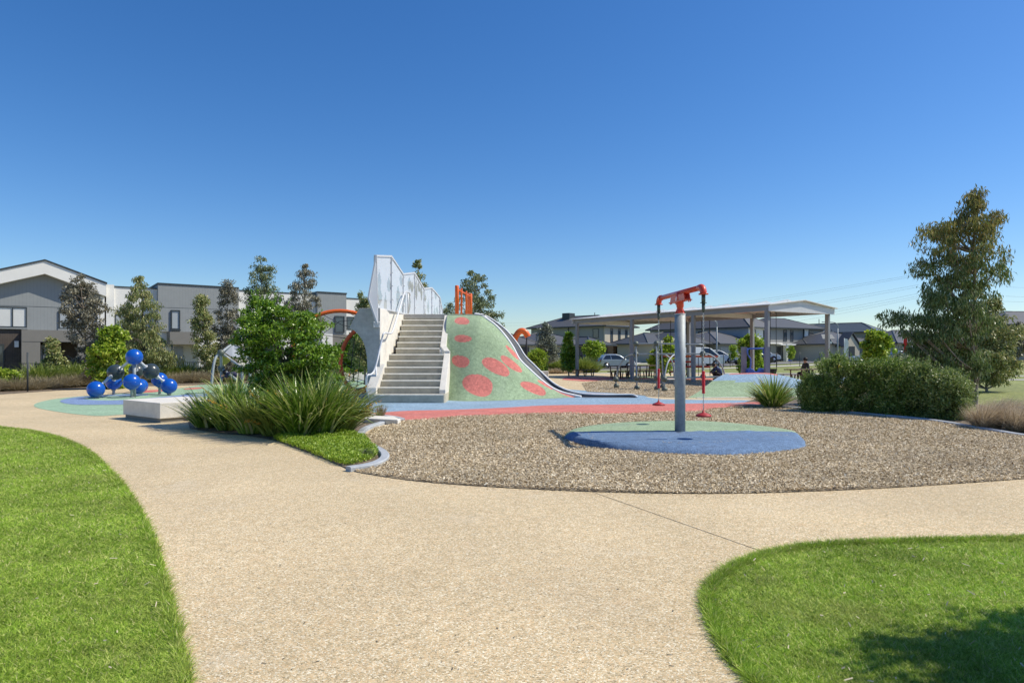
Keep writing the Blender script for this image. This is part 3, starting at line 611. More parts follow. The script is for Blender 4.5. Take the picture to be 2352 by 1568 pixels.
wing = [(535, 520), (716, 515), (716, 1272), (612, 1272), (606, 1150), (606, 1040), (600, 930), (585, 850), (560, 790), (522, 740), (490, 710), (448, 692), (478, 630), (508, 570)]
w_ = MB(); w_.slab([P(*zv(*p), 21.27) for p in wing], (0, .26, 0)); w_.build('end_wall', M['conc_b'], tw, True, bevel=.012)
dk = MB(); dk.box((-4.0, 24.2, 2.86), (-1.0, 31, 3.02)); dk.box((-4.0, 24.6, 0), (-1.2, 30.9, 2.86)); dk.build('deck', M['conc'], tw, True)
# chute edges
near = spline([P(*p) for p in ((1090, 721.5, 24.3), (1105, 724.5, 24.25), (1118.4, 733, 24.2), (1139, 748.6, 24.1), (1159.6, 771.7, 24), (1177.6, 797.5, 23.95), (1193, 825.9, 23.9), (1218.7, 851.5, 23.8), (1244.6, 874.7, 23.7), (1267.7, 891.4, 23.6), (1292, 902, 23.5), (1319, 908.5, 23.35), (1335, 911.8, 23.25))], 6)
far = spline([P(*p) for p in ((1105, 722, 25.9), (1121, 729, 25.8), (1141.5, 742, 25.5), (1164.7, 761.4, 25.4), (1188, 789.7, 25.3), (1205.9, 818, 25.2), (1226.5, 838.7, 25.1), (1244.6, 856.7, 25), (1270.3, 879.8, 24.6), (1298.7, 895.3, 24.2), (1334.6, 904.5, 23.8), (1386, 907.3, 23.55), (1440, 906.8, 23.45), (1457, 908.5, 23.3), (1465, 913.5, 23.05))], 6)
def resamp(c, n):
    d = [0]
    for a, b in zip(c, c[1:]): d.append(d[-1] + (b - a).length)
    out = []; j = 0
    for k in range(n):
        s = d[-1] * k / (n - 1)
        while j < len(d) - 2 and d[j + 1] < s: j += 1
        out.append(c[j].lerp(c[j + 1], (s - d[j]) / max(1e-6, d[j + 1] - d[j])))
    return out
# near mound surface between the stair stringer and the chute
T_ = resamp([P(1028, 721, 24.3), P(1060, 721.3, 24.3)] + near, 400)
B_ = resamp(spline([G(1019, 919), G(1058, 921.5), G(1098, 921.5), G(1160, 920), G(1231, 917), G(1290, 914.5), G(1337, 912.2)], 8), 400)
rows = []
for i in range(171):
    t = i / 170; row = []
    for k, (a, b) in enumerate(zip(T_, B_)):
        u = k / 399; h = max(0, a.z); p = a.lerp(b, t)
        p.z += h * (.085 * math.sin(2 * math.pi * t) * (1 - .3 * u)); p.y -= .12 * h * math.sin(math.pi * t) * (1 - u) ** .5 * .7
        p.z = max(p.z, .012 + .00016 * (170 - i)); row.append(p)
    rows.append(row)
md = MB(); md.grid(rows)
spots = [(338, 555, 66, 33, 4), (345, 712, 77, 32, 2), (325, 915, 80, 52, 12), (480, 1127, 138, 93, 18), (640, 963, 135, 58, 29), (776, 938, 116, 33, 37), (790, 838, 88, 16, 46), (975, 1155, 122, 42, 23), (1078, 1122, 80, 11, 31), (1240, 1192, 112, 16, 24)]
for fi, f in enumerate(md.f):
    c = (md_v0 := Vector(md.v[f[0]])) + Vector(md.v[f[2]]); c /= 2
    px = CX + F * c.x / c.y; py = HZ - F * (c.z - EYE) / c.y
    X = (px / .59394 - 1640) * 2.306; Y = (py / .59394 - 1000) * 2.306
    for n_, (cx, cy, a, b, an) in enumerate(spots):
        dx, dy = X - cx, Y - cy; ca, sa = math.cos(R(an)), math.sin(R(an)); q, w2 = (dx * ca + dy * sa) / a, (-dx * sa + dy * ca) / b
        wob = 1 + .07 * math.sin(3 * math.atan2(w2, q) + n_ * 1.7)
        if (abs(q) ** 2.15 + abs(w2) ** 2.15) < wob: md.m[fi] = 1; break
md.build('slide_mound', [M['rgreen'], M['rred']], tw, True)
# chute trough, rims
n_ = 90; nr = resamp(near, n_); fr = resamp(far, n_)
rows = []
ends = nr + [P(x_, 914, 23.05) for x_ in range(1345, 1462, 6)]
fr2 = resamp(far, len(ends)); 
for a, b in zip(resamp(ends, 110), resamp(far, 110)):
    row = []
    for t, dz in ((0, 0), (.08, -.07), (.25, -.12), (.5, -.14), (.75, -.13), (.92, -.09), (1, 0)):
        p = a.lerp(b, t); p.z = max(.016 + (.0 if t < 1 else 0), p.z + dz); row.append(p)
    row[-1].z = max(b.z, .02); rows.append(row)
ch = MB(); ch.grid(rows); co = ch.build('chute', M['chute'], tw, True)
e = MB(); e.tube([p + Vector((0, 0, .01)) for p in nr], .05, 8); e.build('chute_rim', M['white_edge'], tw, True)
e = MB(); e.tube([p + Vector((0, 0, .015)) for p in resamp(far, 110)], .036, 8); e.build('chute_rim', M['white_edge'], tw, True)
# far apron beyond the chute
rows = []; fp = resamp(far[:70], 80)
for i in range(31):
    t = i / 30; row = []
    for k, a in enumerate(fp):
        b = Vector((a.x + .35 + .35 * math.sin(k * .09) * (k / 80), a.y + 1.2 + 3.2 * (1 - k / 90), .012)); p = a.lerp(b, t)
        p.z = max(.014, a.z * (1 - t) ** 1.15 + .06 * a.z * math.sin(math.pi * t)); row.append(p)
    rows.append(row)
ap = MB(); ap.grid(rows)
for fi in range(len(ap.f)):
    i, k = divmod(fi, 79); u, t = k / 79, i / 30
    m_ = 0 if t < .26 + .05 * math.sin(u * 20) else (2 if (u > .80) or (abs((u - .62) / .10) ** 2 + abs((t - .42) / .12) ** 2 < 1) or (abs((u - .40) / .08) ** 2 + abs((t - .6) / .16) ** 2 < 1) or t > .93 else 1)
    ap.m[fi] = m_
ap.build('slide_apron', [M['rblue'], M['rgreen'], M['rred']], tw, True)
# leaf-cut screens
bp = [(861.0, 587.5, 706, 21.35), (898.3, 588.5, 709.5, 22.4), (925.5, 629.5, 719, 24.2), (951.5, 626.5, None, 26.0), (973.3, 663, None, 28.1), (991.4, 661, None, 29.2), (1009.5, 682.5, None, 30.6), (1016, 712, None, 31.0)]
pts = []
for (px, yt, yb, D) in bp:
    x = (px - CX) / F * D; pts.append((x, D, EYE - (yt - HZ) / F * D, 3.05))
def leafmask(u, z, seed):
    rr = random.Random(seed); hit = False
    for _ in range(4):
        cu, cz, w3, h3 = rr.random(), rr.uniform(.05, .95), rr.uniform(.10, .17), rr.uniform(.14, .30)
        q = (z - cz) / h3
        if abs(q) < 1 and abs(u - cu) < w3 * (1 - abs(q)) ** .9 * (1 - .8 * q): hit = True
    return hit
for i in range(len(pts) - 1):
    (x0, y0, t0, b0), (x1, y1, t1, b1) = pts[i], pts[i + 1]; s = MB(); nu, nz = 26, 64; rows = []
    for j in range(nz + 1):
        v_ = j / nz; rows.append([Vector((lerp(x0, x1, u / nu), lerp(y0, y1, u / nu), lerp(lerp(b0, b1, u / nu), lerp(t0, t1, u / nu), v_))) for u in range(nu + 1)])
    s.grid(rows, False)
    for fi in range(len(s.f)): j, u = divmod(fi, nu); s.m[fi] = 1 if leafmask(u / nu, j / nz, i * 7 + 3) else 0
    so = s.build('screen_panel', [M['screen'], M['screenleaf']], tw, True)
    fm = MB(); A0, A1, Bt0, Bt1 = Vector((x0, y0, b0)), Vector((x1, y1, b1)), Vector((x0, y0, t0)), Vector((x1, y1, t1))
    for a, b in ((A0, A1), (Bt0, Bt1), (A0, Bt0)): fm.bar(a, b, .06, .06, Vector((0, 1, 0)) if a is A0 and b is Bt0 else Vector((0, 0, 1)))
    if i == len(pts) - 2: fm.bar(A1, Bt1, .06, .06, Vector((0, 1, 0)))
    for q in (.2, .45, .7, .92): fm.sphere(A0.lerp(Bt0, q) + Vector((.06, -.04, 0)), .025, 8, 6)
    fm.build('screen_frame', M['galv_l'], tw, True)
# folded end screen beside the wall
q = [P(*zv(684, 60), 21.2), P(*zv(614, 430), 20.95), P(*zv(692, 655), 21.0), P(*zv(692, 520), 21.2)]
s = MB(); s.slab(q, (0, .02, 0)); s.build('screen_panel', M['screen'], tw, True)
fm = MB()
for a, b in ((q[0], q[1]), (q[1], q[2]), (q[2], q[3]), (q[3], q[0])): fm.bar(a, b, .05, .05, Vector((0, 1, 0)))
pl = [P(*zv(658, 632), 21.24), P(*zv(712, 632), 21.24), P(*zv(712, 685), 21.24), P(*zv(658, 685), 21.24)]; fm.slab(pl, (0, -.015, 0))
for a in ((664, 640), (706, 640), (664, 678), (706, 678)): fm.sphere(P(*zv(*a), 21.22), .022, 8, 6)
fm.build('screen_frame', M['galv_l'], tw, True)
# handrail
def hr(X, Y, xr_):
    px, py = zv(X, Y); D = xr_ / ((px - CX) / F); return P(px, py, D)
hp = [(632, 1352, 20.5), (628, 1320, 20.5), (606, 1240, 20.55), (598, 1180, 20.6), (597, 1130, 20.65), (608, 1098, 20.7), (640, 1090, 20.8), (665, 1058, 20.9), (690, 980, 21.2), (712, 880, 21.6), (733, 785, 22.0), (744, 745, 22.2), (760, 733, 22.3), (800, 737, 22.5), (822, 722, 22.7), (850, 640, 23.1), (875, 555, 23.5), (900, 470, 23.9), (924, 395, 24.3), (938, 378, 24.4), (965, 382, 24.6), (976, 408, 24.6)]
hx = [-4.56, -4.56, -4.55, -4.53, -4.50, -4.46, -4.38, -4.32, -4.26, -4.22, -4.17, -4.13, -4.10, -4.06, -4.03, -3.99, -3.96, -3.94, -3.92, -3.91, -3.84, -3.82]
h = MB(); h.tube(spline([hr(a, b, x_) for (a, b, c), x_ in zip(hp, hx)], 5), .032, 8)
h.tube([P(*zv(682, 1258), 21.05), P(*zv(682, 1000), 21.05)], .026, 8); h.tube([P(*zv(959, 566), 24.6), P(*zv(959, 384), 24.6)], .028, 8)
h.tube([P(*zv(785, 738), 22.4), P(*zv(785, 760), 22.4), P(*zv(760, 775), 22.5)], .02, 6); h.tube([P(*zv(632, 1352), 20.5) - Vector((0, 0, .01)), P(*zv(632, 1352), 20.5) + Vector((0, 0, .02))], .07, 12)
h.tube([P(*zv(682, 1258), 21.05) - Vector((0, 0, .01)), P(*zv(682, 1258), 21.05) + Vector((0, 0, .015))], .06, 10)
h.build('handrail', M['galv_l'], tw, True)
b2 = MB(); sq = [(850, 380), (930, 380), (935, 410), (928, 440), (860, 440), (875, 470), (852, 530)]
b2.tube([P(*zv(*p), 24.3) for p in sq], .018, 6); b2.build('grab_rail', M['galv_l'], tw, True)
# orange guard posts on the deck
for px, yt, D, r3 in ((1049.5, 655.5, 24.55, .075), (1060, 662, 25.3, .038), (1071, 668.5, 26.2, .038), (1080.5, 674, 27.3, .075), (1076, 673, 27.6, .05)):
    o_ = MB(); x = (px - CX) / F * D; zt_ = EYE - (yt - HZ) / F * D
    o_.tube([(x, D, 2.98), (x, D, zt_ - .02), (x, D, zt_)], [r3, r3, r3 * .8], 14); o_.build('guard_post', M['orange'], tw, True)
o_ = MB(); o_.tube([P(1050, 664, 24.55), P(1081, 681, 27.3)], .035, 10); o_.build('guard_rail', M['orange'], tw, True)
# ---------------------------------------------------------------- orange net climber on the left of the tower
nc = thing('net_climber', 'orange pipe hoops holding a black rope net beside the tower', 'climbing net', (-6.2, 24, 0))
def hoop(c, rx, rz, tilt, yaw, n=48):
    out = []
    for k in range(n):
        a = 2 * math.pi * k / n; x, z = rx * math.cos(a), rz * math.sin(a)
        x, z = x * math.cos(tilt) - z * math.sin(tilt), x * math.sin(tilt) + z * math.cos(tilt)
        out.append(Vector((c.x + x * math.cos(yaw), c.y + x * math.sin(yaw), c.z + z)))
    return out
h1 = hoop(P(786, 808, 24.8), 1.80, 1.55, R(-6), R(14)); h2 = hoop(P(834, 826, 23.3), .93, 1.16, R(-14), R(-20))
for hh, mm in ((h1, M['orange']), (h2, M['orange_d'])):
    o_ = MB(); o_.tube(hh, .075, 12, closed=True); ho = o_.build('hoop', mm, nc, True)
rp = MB(); rg = random.Random(4)
for k in range(0, 48, 4): rp.tube([h1[k], h1[k].lerp(h2[k], .5) + Vector((rg.uniform(-.1, .1), 0, rg.uniform(-.15, .05))), h2[k]], .011, 4)
ring_ = [h1[k].lerp(h2[k], .5) for k in range(0, 48, 4)]; rp.tube(ring_, .011, 4, closed=True)
for k in range(3, 22, 3): rp.tube([h2[(k + 30) % 48], h2[(20 - k + 48) % 48]], .011, 4)
for k in range(0, 24, 4): rp.tube([h2[(26 + k) % 48], h2[(44 - k // 2) % 48]], .011, 4); rp.tube([h1[(22 + k) % 48], h1[(46 - k) % 48]], .011, 4)
rp.build('rope_net', M['rope'], nc, True)
for pt in (h1[36], h2[36], h1[26]):
    o_ = MB(); o_.tube([Vector((pt.x, pt.y, -.02)), Vector((pt.x, pt.y, max(.05, pt.z)))], .05, 8); o_.build('foot_post', M['galv'], nc, True)
# ---------------------------------------------------------------- red T-arm swing on its galvanised pole
pb = G(1562, 991, .13); D0 = pb.y
sp = thing('swing_pole', 'tall galvanised pole carrying a tilted red arm with two hanging disc seats', 'rotating swing', (pb.x, pb.y, .13))
def pz(py, D=D0): return EYE - (py - HZ) / F * D
m_ = MB(); m_.tube([(pb.x, pb.y, .10), (pb.x, pb.y, pz(722))], .096, 32); m_.build('pole', M['galv'], sp, True)
m_ = MB(); m_.lathe((pb.x, pb.y, pz(722)), [(.10, 0), (.10, .015)], 24); m_.build('pole_cap', M['galv_l'], sp, True)
hd = MB(); hd.lathe((pb.x, pb.y, pz(722)), [(.085, .015), (.06, .06), (.055, .12), (.066, .14), (.068, .30), (.068, .40)], 24)
for k in range(6): a = k * math.pi / 3; hd.slab([(pb.x + .05 * math.cos(a), pb.y + .05 * math.sin(a), pz(722) + .015), (pb.x + .095 * math.cos(a), pb.y + .095 * math.sin(a), pz(722) + .015), (pb.x + .05 * math.cos(a), pb.y + .05 * math.sin(a), pz(722) + .12)], (.008 * math.sin(a), -.008 * math.cos(a), 0))
hd.build('bearing_head', M['redp'], sp, True)
aL = P(1519, 684, 13.1); aR = P(1607, 661, 11.05); dA = (aR - aL).normalized(); mid = Vector((pb.x, pb.y, pz(677)))
pm = MB()
for s_ in (-1, 1):
    n_ = Vector((-dA.y, dA.x, 0)) * .052 * s_; a0 = mid - dA * .36; a1 = mid + dA * .36; zz = pz(692)
    for c_, sg in ((a0, -1), (a1, 1)): pass
    b0 = mid + n_ + dA * .10; b1 = mid + n_ + dA * .34; pm.slab([Vector((b0.x, b0.y, zz)), Vector((b1.x + dA.x * .06, b1.y + dA.y * .06, zz)), Vector((b1.x, b1.y, b1.z)), Vector((b0.x - dA.x * .04, b0.y - dA.y * .04, b0.z))], n_ * .08)
    b0 = mid + n_ - dA * .34; b1 = mid + n_ - dA * .10; pm.slab([Vector((b0.x - dA.x * .06, b0.y - dA.y * .06, zz)), Vector((b1.x, b1.y, zz)), Vector((b1.x + dA.x * .04, b1.y + dA.y * .04, b1.z)), Vector((b0.x, b0.y, b0.z))], n_ * .08)
dh = Vector((dA.x, dA.y, 0)).normalized(); c0 = Vector((pb.x, pb.y, pz(692))); pm.bar(c0 - dh * .42, c0 + dh * .42, .15, .016)
for k in (-.38, -.30, .30, .38):
    for s_ in (-1, 1): q = c0 + dh * k + Vector((-dh.y, dh.x, 0)) * .055 * s_; pm.tube([q, q - Vector((0, 0, .035))], .011, 6)
pm.build('bracket', M['redp'], sp, True)
am = MB(); am.tube([aL, aR], .048, 20); am.build('arm', M['redp'], sp, True)
for e_, sg, lo in ((aL, -1, .1), (aR, 1, .1)):
    ec = MB(); pth = [e_ + dA * sg * -.02, e_ + dA * sg * .09 + Vector((0, 0, .0)), e_ + dA * sg * .15 + Vector((0, 0, -.05)), e_ + dA * sg * .17 + Vector((0, 0, -.11))]
    ec.tube(spline(pth, 4), .056, 16); bt = pth[-1]; ec.tube([bt - Vector((0, 0, .0)), bt - Vector((0, 0, .02))], .08, 20); ec.build('end_cap', M['redp'], sp, True)
    sv_ = MB(); x, y, z = bt; z -= .02
    sv_.tube([(x, y, z), (x, y, z - .13)], .034, 10); sv_.tube([(x, y, z - .13), (x, y, z - .14)], .055, 12); sv_.tube([(x, y, z - .14), (x, y, z - .26), (x, y, z - .30)], [.03, .028, .012], 10); sv_.build('swivel', M['darkm'], sp, True)
    zb = .56; cm_ = MB(); zz = z - .30; k = 0
    while zz > zb + .02:
        lk = [Vector((x + (.009 * math.cos(t) if k % 2 else 0), y + (0 if k % 2 else .009 * math.cos(t)), zz - .021 + .021 * math.sin(t))) for t in [i * math.pi / 4 for i in range(8)]]
        cm_.tube(lk, .0045, 5, closed=True); zz -= .034; k += 1
    cm_.build('chain', M['chain'], sp, True)
    gtop = EYE - ((847 if sg < 0 else 852) - HZ) / F * y; gbot = EYE - ((890 if sg < 0 else 903) - HZ) / F * y
    gm = MB(); pf = []; zz = gtop; 
    while zz > gbot: pf += [(.020, zz), (.029, zz - .007), (.029, zz - .013), (.020, zz - .020)]; zz -= .022
    gm.lathe((x, y, 0), pf, 12); gm.build('hand_grip', M['redgrip'], sp, True)
    se = MB(); se.lathe((x, y, zb - .02), [(.012, .08), (.022, .045), (.06, .025), (.115, .005), (.13, -.012), (.125, -.03), (.05, -.035)], 28); se.build('disc_seat', M['redr'], sp, True)
# ---------------------------------------------------------------- sphere climber
def zb_(X, Y): return (X / 2.94 * .59394, (1300 + Y / 2.94) * .59394)
bd = .566
def ballpos(X, Y, d): D = bd * F / (d / 2.94 * .59394); return P(*zb_(X, Y), D)
balls = {'a': (1090, 602, 185, 0), 'b': (1292, 520, 171, 0), 'c': (1498, 517, 181, 0), 'd': (1568, 578, 165, 0), 'e': (1597, 562, 158, 0), 'f': (1815, 495, 168, 0), 'g': (1922, 565, 172, 0),
         'h': (1315, 410, 177, 1), 'i': (1552, 395, 163, 1), 'j': (1718, 397, 175, 1), 't': (1527, 235, 180, 0)}
posn = {k: ballpos(*v[:3]) for k, v in balls.items()}
bc = thing('ball_climber', 'climbing sculpture of glossy blue and charcoal balls on steel bars', 'ball climber', (posn['t'].x, posn['t'].y, 0))
for k, v in balls.items():
    m_ = MB(); m_.sphere(posn[k], bd / 2, 40, 24); m_.tube([posn[k] + Vector((bd / 2 * 1.003 * math.cos(a), bd / 2 * 1.003 * math.sin(a), -.01)) for a in [i * math.pi / 20 for i in range(40)]], .0035, 4, closed=True)
    m_.build('ball', M['darkball'] if v[3] else M['bluep'], bc, True)
for k in 'abcdefg':
    p = posn[k]; m_ = MB(); m_.tube([(p.x, p.y, .01), (p.x, p.y, p.z)], .048, 12); m_.lathe((p.x, p.y, .012), [(.09, 0), (.09, .012)], 14); m_.tube([(p.x, p.y, p.z - bd / 2 - .03), (p.x, p.y, p.z - bd / 2 + .02)], .075, 12); m_.build('post', M['galv'], bc, True)
m_ = MB(); m_.tube([(posn['t'].x, posn['t'].y, .01), posn['t']], .055, 12); m_.build('post', M['galv'], bc, True)
for a, b in ('th', 'ti', 'tj', 'ha', 'hb', 'jf', 'jg', 'id', 'ie'):
    A, B = posn[a], posn[b]; d = (B - A).normalized(); m_ = MB(); m_.tube([A, B], .042, 12)
    for q, s_ in ((A, 1), (B, -1)): m_.tube([q + d * s_ * (bd / 2 - .02), q + d * s_ * (bd / 2 + .035)], .07, 12)
    m_.build('link_bar', M['galv_l'], bc, True)
# ---------------------------------------------------------------- concrete seat block and others
A = G(367, 972); u = Vector((.60, .80, 0)); v = Vector((-.80, .60, 0))
sbk = thing('seat_block', 'pale concrete cube seat with a recessed plinth beside the strap leaf plants', 'concrete seat', (A.x, A.y, 0))
a = A.copy(); m_ = MB(); q = [a, a + u * 1.5, a + u * 1.5 + v * 1.86, a + v * 1.86]; m_.slab([p + Vector((0, 0, .10)) for p in q], (0, 0, .355)); m_.build('seat', M['conc_w'], sbk, True, bevel=.012)
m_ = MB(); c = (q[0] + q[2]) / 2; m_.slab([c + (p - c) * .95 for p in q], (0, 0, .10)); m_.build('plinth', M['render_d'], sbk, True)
m_ = MB(); A = G(780, 874.5); B = G(846, 873); m_.slab([A, B, B + Vector((.1, .6, 0)), A + Vector((.1, .6, 0))], (0, 0, .48)); o = m_.build('seat_wall', M['conc_w'], None, bevel=.015)
tag(o, 'long low concrete seat wall seen through the rope net', 'concrete seat'); recenter(o, A)
m_ = MB(); m_.box((1.5, 42, 0), (2.35, 42.7, .45)); o = m_.build('seat_cube', M['conc_w'], None, bevel=.02); tag(o, 'small white concrete cube behind the slide by the shrubs', 'concrete seat'); recenter(o, (1.9, 42.3, 0))
# ---------------------------------------------------------------- ball-jointed frame with panels behind the shrub
def zk(X, Y): return ((780 + X / 5.88) * .59394, (1280 + Y / 5.88) * .59394)
fr = thing('panel_climber', 'grey pole frame with ball joints and mustard and grey panels behind the leafy shrub', 'climbing frame', (-9.6, 25, 0))
def kp(X, Y, D=25.): return P(*zk(X, Y), D)
J = [(440, 490, 25), (445, 845, 26), (915, 840, 24.5), (700, 280, 26), (1100, 600, 26.5)]
for X, Y, D in J: m_ = MB(); m_.sphere(kp(X, Y, D), .13, 20, 12); m_.build('joint_ball', M['joint'], fr, True)
for pth in ([(225, 1230, 24.6), (260, 850, 24.7), (300, 650, 24.8), (350, 560, 24.9), (440, 490, 25)], [(440, 490, 25), (700, 280, 26)], [(440, 490, 25), (660, 650, 25.3), (915, 840, 24.5)], [(440, 490, 25), (445, 845, 26)], [(445, 845, 26), (800, 1110, 25.6)],
            [(915, 840, 24.5), (1070, 735, 25)], [(915, 840, 24.5), (780, 740, 25.2)], [(915, 840, 24.5), (925, 1250, 24.5)], [(700, 280, 26), (1100, 600, 26.5)], [(445, 845, 26), (445, 1220, 26)], [(1100, 600, 26.5), (1100, 1200, 26.5)]):
    m_ = MB(); m_.tube(spline([kp(*p) for p in pth], 5), .05, 10); m_.build('pole', M['galv'], fr, True)
m_ = MB(); m_.slab([kp(470, 570, 25.2), kp(540, 578, 25.2), kp(650, 668, 25.2), kp(545, 760, 25.2), kp(475, 750, 25.2)], (0, .03, 0)); m_.build('panel', M['yellow'], fr, True)['label'] = 'mustard yellow panel'
m_ = MB(); m_.slab([kp(520, 480, 25.6), kp(700, 300, 25.9), kp(860, 350, 26), kp(1080, 580, 26.3), kp(1060, 605, 26.3), kp(700, 600, 25.7)], (0, .04, 0)); m_.build('panel', M['greyp'], fr, True)['label'] = 'grey panel'
# ---------------------------------------------------------------- grey ball-and-bar climbing frame in the far pit
def zm(X, Y): return ((2400 + X / 5.2275) * .59394, (1250 + Y / 5.2275) * .59394)
bf = thing('bar_climber', 'grey steel bar climbing frame with dark ball joints standing in the far bark pit', 'climbing frame', (5.2, 29, 0))
def mp(X, Y, D=28.): return P(*zm(X, Y), D)
J = [(310, 415, 29), (310, 625, 29), (325, 1105, 28.4), (330, 1305, 28.4), (725, 410, 28.6), (725, 620, 28.6), (735, 1110, 28), (735, 1318, 28), (885, 1125, 27), (888, 1340, 27), (850, 1280, 29.6), (860, 1090, 29.6), (1660, 615, 28), (1668, 1070, 28.5), (-95, 1130, 29.6), (-85, 1265, 29.6)]
for X, Y, D in J:
    p = mp(X, Y, D); m_ = MB(); m_.sphere(p, .125, 20, 12)
    m_.build('joint_ball', M['joint'], bf, True)
bars = [[(310, 415, 29), (725, 410, 28.6), (1660, 430, 28)], [(310, 625, 29), (725, 620, 28.6), (1660, 618, 28)], [(310, 415, 29), (318, 760, 28.8), (325, 1105, 28.4), (330, 1305, 28.4)], [(725, 410, 28.6), (735, 1110, 28), (735, 1318, 28)],
        [(888, 1340, 27), (885, 1120, 27), (910, 950, 27.1), (960, 780, 27.3), (1060, 650, 27.7), (1180, 618, 28)], [(1180, 618, 29), (1040, 640, 29)], [(1660, 615, 28), (1780, 625, 28), (1900, 690, 28.1), (2000, 800, 28.2), (2070, 930, 28.3), (2110, 1100, 28.4), (2115, 1290, 28.4)],
        [(820, 430, 29.6), (835, 700, 29.6), (860, 1090, 29.6), (850, 1290, 29.6)], [(820, 625, 29.6), (900, 640, 29.6), (990, 700, 29.6), (1060, 830, 29.6), (1085, 1080, 29.6), (1085, 1270, 29.6)], [(885, 1125, 27), (1085, 1130, 27.6), (1668, 1085, 28.5), (2100, 1085, 28.4)],
        [(310, 625, 29), (190, 632, 29.2), (90, 690, 29.4), (10, 800, 29.5), (-60, 960, 29.6), (-95, 1130, 29.6), (-85, 1265, 29.6)], [(1660, 615, 28), (1672, 1070, 28.5), (1680, 1290, 28.5)], [(725, 410, 28.6), (820, 430, 29.6)], [(725, 620, 28.6), (820, 625, 29.6)], [(860, 1090, 29.6), (1085, 1090, 29.6)]]
for pth in bars: m_ = MB(); m_.tube(spline([mp(*p) for p in pth], 6), .035, 10); m_.build('bar', M['galv'], bf, True)
# ---------------------------------------------------------------- shelter
s0 = Vector((12.5, 32, 0)); dL = Vector((-7.9, 13, 0)).normalized(); dW = Vector((dL.y, -dL.x, 0)); Ls, Ws, ze, zr = 15.4, 4.9, 3.80, 4.22
sh = thing('shelter', 'long steel park shelter with a low gabled pale roof on eight posts', 'shelter', (s0.x, s0.y, 0))
for t in (0, .31, .635, 1):
    for w_i in (0, 1):
        p = s0 + dL * Ls * t + dW * Ws * w_i; m_ = MB(); m_.bar((p.x, p.y, 0), (p.x, p.y, ze - .1), .10, .20, dL); m_.bar(p + dW * .06, p + dW * .06 + Vector((0, 0, ze - .1)), .03, .20, dL); m_.bar(p - dW * .06, p - dW * .06 + Vector((0, 0, ze - .1)), .03, .20, dL)
        m_.box((p.x - .17, p.y - .17, .005), (p.x + .17, p.y + .17, .03)); m_.build('post', M['steel_d'], sh, True)
for w_i in (0, 1): m_ = MB(); a = s0 + dW * Ws * w_i + Vector((0, 0, ze)); m_.bar(a - dL * .25, a + dL * (Ls + .3), .14, .26); m_.build('eave_beam', M['steel_d'], sh, True)
for t in (0, .31, .635, 1): m_ = MB(); a = s0 + dL * Ls * t + Vector((0, 0, ze - .03)); m_.bar(a, a + dW * Ws, .12, .24); m_.build('cross_beam', M['galv_l'], sh, True)
for t in (-.25, Ls + .3):
    m_ = MB(); a = s0 + dL * t; m_.bar(a - dW * .2 + Vector((0, 0, ze)), a + dW * (Ws + .2) + Vector((0, 0, ze)), .05, .32)
    m_.slab([a - dW * .1 + Vector((0, 0, ze + .165)), a + dW * (Ws + .1) + Vector((0, 0, ze + .165)), a + dW * Ws / 2 + Vector((0, 0, zr))], dL * .03); m_.build('gable_panel', M['galv_l'], sh, True)
for s_ in (0, 1):
    m_ = MB(); e0 = s0 + dW * (-.3 if s_ == 0 else Ws + .3) + Vector((0, 0, ze + .13)); r0 = s0 + dW * Ws / 2 + Vector((0, 0, zr + .03))
    m_.slab([e0 - dL * .4, e0 + dL * (Ls + .5), r0 + dL * (Ls + .5), r0 - dL * .4], (0, 0, .04)); m_.build('roof_sheet', M['roof_w'], sh, True)
for k in range(12):
    m_ = MB(); a = s0 + dL * (Ls * (k + .5) / 12) + Vector((0, 0, ze + .1)); m_.bar(a, a + dW * Ws / 2 + Vector((0, 0, .45)), .06, .08); m_.bar(a + dW * Ws / 2 + Vector((0, 0, .45)), a + dW * Ws, .06, .08); m_.build('rafter', M['galv_l'], sh, True)
# swings hanging from the shelter beams
def swing(px, py0, D, seat, lab, ztop=3.7):
    c = P(px, py0, D); t = thing('hanging_swing', lab, 'swing', (c.x, c.y, c.z)); hw = .16
    for s_ in (-1, 1): m_ = MB(); m_.tube([(c.x + hw * s_, c.y, c.z + .25), (c.x + hw * s_ * .9, c.y, ztop)], .014, 5); m_.build('chain', M['rope'], t, True)
    m_ = MB()
    if seat == 'bucket': m_.grid([[Vector((c.x + .2 * math.cos(a) * (1 - .25 * k), c.y + .16 * math.sin(a), c.z + .28 - .16 * k)) for a in [i * math.pi / 8 for i in range(17)]] for k in range(3)]); m_.box((c.x - .1, c.y - .12, c.z - .06), (c.x + .1, c.y + .12, c.z)); m_.bar((c.x - .19, c.y, c.z + .28), (c.x + .19, c.y, c.z + .28), .03, .03)
    else: m_.grid([[Vector((c.x + x * .17, c.y + y, c.z + .22 * x * x)) for x in [i / 4 - 1 for i in range(9)]] for y in (-.08, .08)])
    m_.build('seat', M['rubber_b'], t, True)
swing(1776, 860, 33, 'bucket', 'black bucket swing hanging under the right end of the shelter roof')
def zn(X, Y): return ((2750 + X / 5.88) * .59394, (1300 + Y / 5.88) * .59394)
